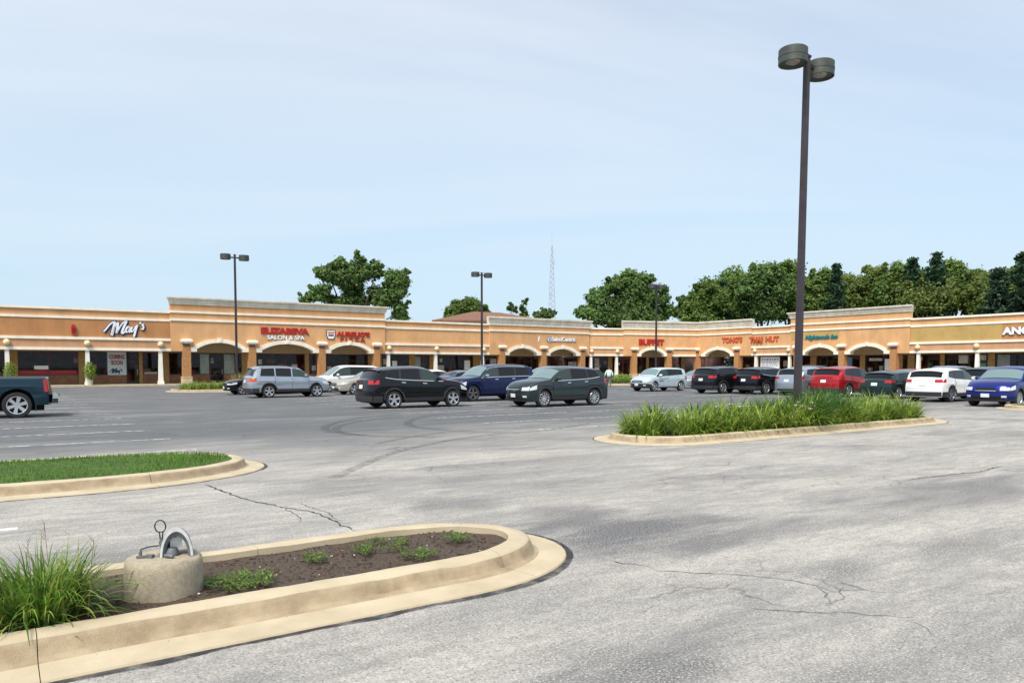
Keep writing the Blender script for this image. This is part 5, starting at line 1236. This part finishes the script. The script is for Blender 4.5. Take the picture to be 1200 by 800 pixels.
car('parked_car', 'car', 'bright blue compact sport utility at the right edge, nose to the left', 'suv', 4.52, 1.84, 1.68, 2.69, .91, .355, blue, -1, (1191, 477.0), which='near_front', clad=True, spokes=10, grille=1, sill=.28)
# ------------------------------------------------------------------ trees
CR_A = leaf_mat('tree leaves deep', [(0.065, 0.130, 0.039), (0.098, 0.176, 0.047), (0.137, 0.234, 0.060), (0.195, 0.299, 0.091)], .4, .6, .12)
CR_B = leaf_mat('tree leaves mid', [(0.091, 0.163, 0.039), (0.130, 0.221, 0.049), (0.182, 0.286, 0.062), (0.247, 0.351, 0.098)], .4, .6, .10)
CR_C = leaf_mat('tree leaves olive', [(0.124, 0.182, 0.044), (0.182, 0.247, 0.057), (0.260, 0.325, 0.085)], .4, .6, .10)
CR_P = leaf_mat('conifer needles', [(0.029, 0.065, 0.036), (0.046, 0.098, 0.049), (0.065, 0.130, 0.065)], .2, .7, .15)
BARK = mat('grey bark', (.10, .075, .055), .95, col2=(.05, .038, .03), scale=3, bump=.8, bscale=12)
def limbs(m, base, tips, r0, rs):
    for tp in tips:
        a = Vector(base); b = Vector(tp); mid = a.lerp(b, .5)+Vector((rs.uniform(-.4, .4), rs.uniform(-.4, .4), .3))
        m.tube([a, mid, b], [r0, r0*.6, r0*.25], 6)
def broad(name_label, mt, loc, H, lobes, n, ls, seed, trunk_r=.35, group='trees behind the shops', sub=7, tight=.30):
    """lobes: (x, y, z, r, rz) about the trunk foot; every lobe breaks up into leafy sub-clumps"""
    rs = random.Random(seed); r = np.random.default_rng(seed); extra = []
    for (x, y, z, rad, rz) in lobes:
        for _ in range(2): a = rs.uniform(0, 6.28); extra.append((x+math.cos(a)*rad*.8, y+math.sin(a)*rad*.8, z+rz*rs.uniform(.35, 1.05), rad*rs.uniform(.22, .38), rz*rs.uniform(.2, .4)))
    t = thing('broadleaf_tree', name_label, 'tree', loc, 0, group)
    tot = sum(l[3]**2 for l in lobes); cs, ns = [], []
    for (x, y, z, rad, rz) in lobes+extra:
        k = max(9, int(sub*rad*2.2)); nn = int(1.7*n*rad*rad/tot)
        d = r.normal(size=(k, 3)); d /= np.linalg.norm(d, axis=1)[:, None]; d[:, 2] = np.where(d[:, 2] < -.75, -d[:, 2], d[:, 2])
        q = d*(r.uniform(.25, 1.0, size=k)[:, None])*np.array([rad, rad, rz]); srad = rad*tight*r.uniform(.6, 1.3, size=k)
        idx = r.integers(0, k, size=nn); e = r.normal(size=(nn, 3)); e /= np.linalg.norm(e, axis=1)[:, None]; e[:, 2] *= .85; e *= (1+.5*np.abs(r.normal(size=nn)))[:, None]
        p = q[idx]+e*(srad[idx]*(r.uniform(size=nn)**.4))[:, None]+np.array([x, y, z]); cs.append(p); ns.append(e+np.array([0, 0, .9]))
    obj('crown', leaves_at(np.vstack(cs), np.vstack(ns), ls, r), mt, t, fix=False)
    m = MB(); fz_ = min(l[2]-l[4]*.4 for l in lobes); fork = Vector((0, 0, max(2.0, fz_*.55)))
    m.tube([(0, 0, -.1), (0, 0, fork.z*.5), tuple(fork)], [trunk_r*1.25, trunk_r, trunk_r*.8], 9)
    limbs(m, fork, [(l[0], l[1], l[2]+l[4]*.3) for l in lobes], trunk_r*.55, rs)
    for l in lobes:
        for _ in range(3): limbs(m, (l[0]*.75, l[1]*.75, l[2]*.9), [(l[0]+rs.uniform(-1, 1)*l[3]*.7, l[1]+rs.uniform(-1, 1)*l[3]*.7, l[2]+rs.uniform(0, .8)*l[4])], trunk_r*.2, rs)
    obj('trunk', m, BARK, t, smooth=60)
    return t
def conifer(label, loc, H, rad, n, seed, ls=.5, group='conifers behind the shops', ragged=.35):
    r = np.random.default_rng(seed); rs = random.Random(seed); t = thing('conifer_tree', label, 'tree', loc, 0, group)
    cs, ns = [], []; m = MB(); m.tube([(0, 0, -.1), (0, 0, H*.5), (0, 0, H)], [.28, .16, .02], 8)
    tiers = int(H*1.5)
    for k in range(tiers):
        z = H*(.12+.88*(k/tiers)**.9); f = 1-(z/H); br = rad*(f**.8)*(1+ragged*r.uniform(-1, 1))+.25
        for q in range(rs.randint(4, 6)):
            a = r.uniform(0, 2*math.pi); L = br*r.uniform(.6, 1.1); nn = max(8, int(n/tiers/5*(.4+L/rad)))
            s = r.uniform(0, 1, size=nn)**.7; p = np.stack([np.cos(a)*L*s, np.sin(a)*L*s, z+L*(.05-.18*s+.30*s*s)], 1)+r.normal(size=(nn, 3))*np.array([.22, .22, .13])*(1+L*.15)
            cs.append(p); ns.append(np.tile([0, 0, 1.0], (nn, 1))); m.tube([(0, 0, z), (math.cos(a)*L*.9, math.sin(a)*L*.9, z+L*.05)], [.05, .015], 4, cap=False)
    obj('crown', leaves_at(np.vstack(cs), np.vstack(ns), ls, r, .7), CR_P, t, fix=False); obj('trunk', m, BARK, t, fix=False)
    return t
def far(px, Z): d = ray(px, 400); k = Z/d.y; return Vector((d.x*k, Z, 0))
def hz_(py, Z): d = ray(600, py); return EYE+d.z*Z/d.y
def mpp(Z): return Z/FPX
def tree_px(label, mt, px, Z, blobs, n, ls, seed, **k):
    """blobs given in the picture's pixels about px: (dx, y_centre, r, ry)"""
    s = mpp(Z); L = []; rr = random.Random(seed)
    for (dx, yc, rp_, ry) in blobs: L.append((dx*s, rr.uniform(-.35, .35)*rp_*s*1.5, hz_(yc, Z), rp_*s, ry*s))
    return broad(label, mt, far(px, Z), 0, L, n, ls, seed, **k)
tree_px('tall open crowned tree behind the left tall parapet, left of centre', CR_A, 415, 100, [(-14, 312, 9, 9), (-30, 322, 14, 14), (-8, 330, 18, 16), (10, 318, 15, 16), (28, 318, 10, 12), (-38, 345, 13, 12), (-55, 352, 8, 6), (0, 350, 16, 12), (52, 330, 15, 13), (48, 352, 17, 18), (30, 348, 14, 14), (56, 368, 10, 12), (-20, 358, 12, 10)], 26000, .34, 3, sub=6, tight=.34)
tree_px('low round tree just behind the brown hip roof', CR_B, 549, 135, [(-12, 362, 13, 9), (4, 361, 14, 9), (16, 366, 9, 7), (-20, 370, 8, 6)], 7000, .42, 4)
tree_px('thin sparse tree with bare twigs right of the brown roof, the left of the pair', CR_A, 601, 130, [(-2, 359, 4, 4), (1, 364, 4, 5), (-4, 362, 3, 2)], 500, .34, 5, trunk_r=.1, tight=.4)
tree_px('thin sparse tree with bare twigs, the taller right one of the pair', CR_A, 614, 130, [(2, 354, 3, 4), (-1, 362, 4, 5), (1, 369, 5, 4)], 600, .34, 6, trunk_r=.1, tight=.4)
tree_px('small dark tree top at the foot of the radio mast', CR_A, 637, 125, [(-7, 369, 5, 4), (2, 366, 6, 5), (10, 368, 5, 4), (0, 372, 9, 5)], 2200, .36, 7, trunk_r=.14)
tree_px('large rounded dark tree left of the inner corner behind the far light pole', CR_A, 735, 118, [(0, 330, 14, 12), (-16, 336, 14, 12), (14, 334, 15, 12), (-32, 350, 14, 11), (30, 350, 15, 13), (0, 352, 22, 17), (-46, 364, 12, 7), (-54, 368, 8, 5), (40, 366, 14, 10), (0, 372, 30, 12), (-28, 370, 18, 10), (24, 372, 20, 10)], 30000, .42, 8, sub=6, tight=.32)
tree_px('small pale tree filling the gap between the big dark tree and the wood', CR_A, 799, 125, [(0, 355, 8, 8), (-5, 368, 9, 8), (6, 370, 9, 8)], 3500, .38, 9, trunk_r=.15)
B_ = 20000
spec = [
 (826, 122, CR_B, [(0, 345, 16, 14), (-14, 358, 14, 12), (12, 352, 16, 14), (-4, 372, 22, 12)], 'round green tree at the left end of the wood behind the corner'),
 (858, 128, CR_B, [(0, 332, 17, 14), (-14, 345, 16, 14), (14, 345, 18, 16), (0, 365, 26, 16)], 'broad green tree in the wood above the orange red letters, left one'),
 (893, 120, CR_A, [(0, 325, 18, 14), (-14, 340, 16, 14), (16, 342, 18, 15), (0, 362, 26, 18)], 'dark dome topped tree just left of the big light pole shaft'),
 (925, 126, CR_B, [(0, 322, 16, 12), (-12, 338, 15, 14), (14, 340, 16, 14), (0, 360, 26, 16)], 'tall green tree directly behind the big light pole shaft'),
 (962, 118, CR_B, [(0, 330, 14, 12), (-12, 342, 15, 12), (14, 345, 16, 12), (0, 358, 24, 14)], 'green tree behind the teal letters'),
 (990, 124, CR_C, [(0, 334, 15, 12), (14, 340, 15, 12), (-12, 345, 14, 12), (0, 358, 24, 12)], 'olive green tree above the right pair of arches'),
 (1024, 120, CR_C, [(0, 328, 16, 13), (14, 335, 16, 12), (-14, 338, 14, 12), (0, 352, 26, 14)], 'olive tree behind the right end of the tall parapet'),
 (1052, 116, CR_B, [(0, 324, 15, 13), (14, 330, 15, 13), (-13, 334, 14, 12), (4, 348, 26, 14)], 'green tree between the tall parapet end and the pine'),
 (1085, 112, CR_C, [(0, 338, 18, 13), (16, 342, 16, 12), (-16, 342, 15, 12), (0, 355, 28, 12)], 'olive tree in front of the dark pine at the right'),
 (1118, 114, CR_B, [(0, 322, 17, 14), (-14, 332, 15, 14), (16, 334, 15, 14), (0, 350, 28, 16)], 'rounded green tree to the right of the dark pine'),
 (1150, 108, CR_C, [(0, 335, 16, 13), (14, 342, 16, 12), (-14, 342, 14, 12), (0, 354, 26, 12)], 'olive tree left of the right edge conifers'),
 (1190, 110, CR_B, [(0, 332, 18, 14), (18, 340, 16, 13), (-12, 344, 16, 12), (8, 354, 28, 12)], 'green tree at the right edge behind the conifers'),
 (1226, 112, CR_B, [(0, 330, 18, 14), (-18, 340, 16, 13), (0, 352, 28, 12)], 'green tree just past the right edge')]
for i, (px_, Z_, mt_, bl_, lab_) in enumerate(spec):
    tree_px(lab_, mt_, px_, Z_, bl_, 18000, .38, 30+i, sub=5, tight=.36, group='wood behind the corner')
for (px_, Z_, topy, rp_, lab_, sd_) in ((1094, 122, 294, 15, 'dark pine rising highest above the wood right of the tall parapet', 1), (1066, 124, 301, 12, 'dark pine just left of the highest one', 2), (978, 128, 307, 9, 'small dark pine tip right of the big light pole', 3), (1198, 104, 293, 20, 'tall dark spruce cut off by the right edge', 4), (1168, 108, 312, 14, 'dark spruce just left of the one at the right edge', 5), (1140, 125, 315, 9, 'thin dark spruce tip between two rounded trees', 6), (845, 134, 328, 9, 'dark pointed tree top at the left shoulder of the wood', 7)):
    Z_ -= 12; H_ = hz_(topy, Z_); conifer(lab_, far(px_, Z_), H_, rp_*mpp(Z_)*2.2, 13000, 60+sd_, .40)

# ------------------------------------------------------------------ radio mast far behind
Z_ = 300; f0 = far(646.5, Z_); HT = hz_(288, Z_)
t = thing('radio_mast', 'slender lattice radio mast in the distance behind the roofs', 'mast', f0)
STEEL = mat('pale galvanised steel', (.42, .50, .58), .6, .2)
wid = lambda z: max(.32, 2.3*(1-z/HT)**.9+.28); m = MB(); legs = [[], [], []]
for i in range(3):
    for z in np.linspace(0, HT, 12): a = 2*math.pi*i/3+.4; legs[i].append((wid(z)*math.cos(a), wid(z)*math.sin(a), z))
for L_ in legs: m.tube(L_, .08, 5); 
obj('legs', m, STEEL, t); m = MB(); K = 46
for k in range(K):
    z0, z1 = HT*k/K, HT*(k+1)/K
    for i in range(3):
        a, b = 2*math.pi*i/3+.4, 2*math.pi*(i+1)/3+.4
        if k % 2: a, b = b, a
        m.tube([(wid(z0)*math.cos(a), wid(z0)*math.sin(a), z0), (wid(z1)*math.cos(b), wid(z1)*math.sin(b), z1)], .055, 4, cap=False)
obj('lattice', m, STEEL, t, fix=False)
m = MB(); m.tube([(0, 0, HT), (0, 0, HT+5)], .06, 5); obj('antenna', m, STEEL, t)
m = MB(); m.box(.3, 1.1, -.2, .2, HT*.86, HT*.86+1.4); m.box(-.9, -.3, -.2, .2, HT*.6, HT*.6+1.0); obj('equipment', m, STEEL, t)

# ------------------------------------------------------------------ building with hip roof behind
Z_ = 112; c = far(567, Z_); t = thing('hip_roof_building', 'building with a brown shingled hip roof rising behind the low parapet', 'building', c)
e = hz_(379, Z_); rg = hz_(365, Z_); x0, x1 = (513-567)*mpp(Z_), (640-567)*mpp(Z_); m = MB(); d_ = 8.0
A = [(x0, -d_, e), (x1, -d_, e), (x1, d_, e), (x0, d_, e), (-1.6, 0, rg), (2.4, 0, rg-.15)]
m.add(A, [(0, 1, 5, 4), (1, 2, 5), (2, 3, 4, 5), (3, 0, 4)]); m.box(x0, x1, -d_, d_, e-.25, e-.01)
SH = mat('brown shingles', (.23, .12, .075), .9, col2=(.15, .075, .05), scale=2.2, bump=.5, bscale=18); obj('roof', m, SH, t)
m = MB(); m.box(x0-.05, x1+.05, -d_-.05, d_+.05, e-.5, e-.26); obj('fascia_board', m, mat('dark fascia', (.09, .05, .04), .8), t)
m = MB(); m.box(x0+1, x1-1, -d_+1, d_-1, 0, e-.5); obj('wall', m, STUCCO, t)
m = MB(); m.lathe([(0, 0), (.15, 0), (.15, .5), (0, .5)], 8, (-.6, -2.2, rg-1.2)); obj('vent_pipe', m, PLASW, t)

# ------------------------------------------------------------------ the walking person
def skin(name, V, E_, rad, m, parent, sub=1):
    me = bpy.data.meshes.new(name); me.from_pydata(V, E_, []); o = bpy.data.objects.new(name, me); C.objects.link(o)
    md = o.modifiers.new('s', 'SKIN'); 
    for i, r_ in enumerate(rad): me.skin_vertices[0].data[i].radius = r_ if isinstance(r_, tuple) else (r_, r_)
    me.skin_vertices[0].data[0].use_root = True
    s2 = o.modifiers.new('u', 'SUBSURF'); s2.levels = sub; s2.render_levels = sub
    dg = bpy.context.evaluated_depsgraph_get(); nm = bpy.data.meshes.new_from_object(o.evaluated_get(dg)); bpy.data.objects.remove(o)
    nm.materials.clear(); nm.materials.append(m); nm.name = name
    for p_ in nm.polygons: p_.use_smooth = True
    q = bpy.data.objects.new(name, nm); C.objects.link(q); q.parent = parent; return q
SKIN = mat('skin', (.45, .26, .18), .6)
p = G(713.6, 452.9); PS = .97
# faces away from the camera (+y local), slightly stooped, left foot forward
t = thing('person', 'stooped person in a pale aqua shirt walking towards the shops', 'person', p, R(-8)); t.scale = (PS, PS, PS)
V = [(0, .0, .88), (0, .02, 1.05), (0, .06, 1.22), (0, .10, 1.36), (0, .13, 1.43), (0, .17, 1.52), (0, .18, 1.60),
     (-.10, 0, .84), (-.11, .10, .47), (-.11, .16, .08), (-.12, .30, .05), (.10, 0, .84), (.11, -.02, .47), (.12, -.14, .10), (.12, -.02, .05),
     (-.19, .09, 1.35), (-.31, .06, 1.10), (-.36, .10, .88), (.19, .09, 1.35), (.29, .05, 1.10), (.34, .06, .86)]
E_ = [(0, 1), (1, 2), (2, 3), (3, 4), (4, 5), (5, 6), (0, 7), (7, 8), (8, 9), (9, 10), (0, 11), (11, 12), (12, 13), (13, 14), (3, 15), (15, 16), (16, 17), (3, 18), (18, 19), (19, 20)]
rad = [(.14, .11), (.14, .10), (.16, .11), (.12, .09), .052, .085, .08, .085, .06, .045, .035, .085, .06, .045, .035, .05, .042, .03, .05, .042, .03]
# hands: palm and five fingers a side
for s, wi in ((-1, 17), (1, 20)):
    bx_, by_, bz_ = V[wi]; k = len(V); V.append((bx_, by_+.005, bz_-.06)); E_.append((wi, k)); rad.append((.030, .018))
    for f in range(4):
        y = by_-.03+.02*f; a = len(V); L = (.065, .075, .08, .062)[f]; V += [(bx_+s*.0, y, bz_-.10), (bx_-s*.008, y+.004, bz_-.10-L*.6), (bx_-s*.022, y+.006, bz_-.10-L)]; E_ += [(k, a), (a, a+1), (a+1, a+2)]; rad += [.010, .009, .007]
    a = len(V); V += [(bx_-s*.012, by_+.045, bz_-.07), (bx_-s*.018, by_+.06, bz_-.105)]; E_ += [(k, a), (a, a+1)]; rad += [.010, .008]
b0 = skin('body', V, E_, rad, SKIN, t)
m = MB(); rows = []
for (z, s_) in ((-.115, .25), (-.10, .55), (-.06, .8), (0, .98), (.06, 1), (.10, .82), (.125, .4)):
    rows.append([(.083*s_*math.cos(a), .10*s_*math.sin(a)+(.012 if z < -.05 else 0), z) for a in np.linspace(0, 2*math.pi, 17)[:-1]])
m.grid(rows, True); m.lathe([(0, 0), (.012, .005), (.009, .04), (0, .05)], 6, (0, .105, -.03)); m.box(-.095, -.08, -.02, .02, -.035, .02); m.box(.08, .095, -.02, .02, -.035, .02); m.box(-.025, .025, .095, .102, -.068, -.058)
m.v = [(x, y*math.cos(-.25)-z*math.sin(-.25)+.185, y*math.sin(-.25)+z*math.cos(-.25)+1.565) for x, y, z in m.v]; obj('head', m, SKIN, t, smooth=60)
m = MB(); rows = []
for (z, s_) in ((-.07, .86), (-.02, 1.07), (.04, 1.10), (.09, .98), (.125, .6), (.138, .05)):
    rows.append([(.083*s_*math.cos(a), .10*s_*math.sin(a)*(.75 if math.sin(a) > 0 and z < .05 else 1)-.008, z) for a in np.linspace(0, 2*math.pi, 17)[:-1]])
m.grid(rows, True); m.v = [(x, y*math.cos(-.25)-z*math.sin(-.25)+.185, y*math.sin(-.25)+z*math.cos(-.25)+1.565) for x, y, z in m.v]; obj('hair', m, mat('brown hair', (.07, .035, .025), .8), t, smooth=60)
skin('shirt', [(0, -.0, .84), (0, .01, 1.02), (0, .06, 1.2), (0, .10, 1.36), (0, .12, 1.41), (-.19, .09, 1.35), (-.31, .06, 1.10), (-.35, .09, .93), (.19, .09, 1.35), (.29, .05, 1.10), (.33, .06, .92)], [(0, 1), (1, 2), (2, 3), (3, 4), (3, 5), (5, 6), (6, 7), (3, 8), (8, 9), (9, 10)], [(.21, .16), (.20, .15), (.20, .14), (.15, .11), .07, .075, .068, .06, .075, .068, .06], mat('aqua shirt', (.50, .72, .70), .8), t)
skin('trousers', [(0, 0, .90), (-.10, 0, .80), (-.11, .10, .47), (-.11, .155, .12), (.10, 0, .80), (.11, -.02, .47), (.12, -.135, .14)], [(0, 1), (1, 2), (2, 3), (0, 4), (4, 5), (5, 6)], [(.15, .12), .11, .085, .075, .11, .085, .075], mat('grey green trousers', (.09, .11, .10), .85), t)
for (x, y, z) in ((-.115, .22, .0), (.12, -.06, .0)):
    m = MB(); rows = [[(x+w_*math.cos(a), y+.15*s_*math.sin(a), zz2) for a in np.linspace(0, 2*math.pi, 13)[:-1]] for zz2, w_, s_ in ((.0, .05, 1), (.03, .052, 1), (.07, .045, .8), (.10, .035, .4))]; m.grid(rows, True); m.add(rows[-1], [tuple(range(12))]); obj('shoe', m, mat('dark shoe', (.02, .018, .018), .7), t, smooth=50)
bp_ = t.matrix_basis @ Vector((.34, .08, .0)); c_, s_ = math.cos(R(-8)), math.sin(R(-8))
tb_ = thing('shoulder_bag', 'small black bag hanging from the walking person\'s right hand', 'bag', (p.x+.34*c_*PS-.08*s_*PS, p.y+.34*s_*PS+.08*c_*PS, .28), R(-8))
m = MB(); m.box(-.06, .06, -.13, .13, 0, .26); obj('pouch', m, mat('black fabric', (.015, .015, .018), .8), tb_)
m = MB(); m.tube([(0, -.08, .26), (0, -.04, .44), (0, 0, .50), (0, .04, .44), (0, .08, .26)], .008, 5); obj('strap', m, mat('black fabric', (0, 0, 0)), tb_)
print('objects', len(bpy.data.objects))
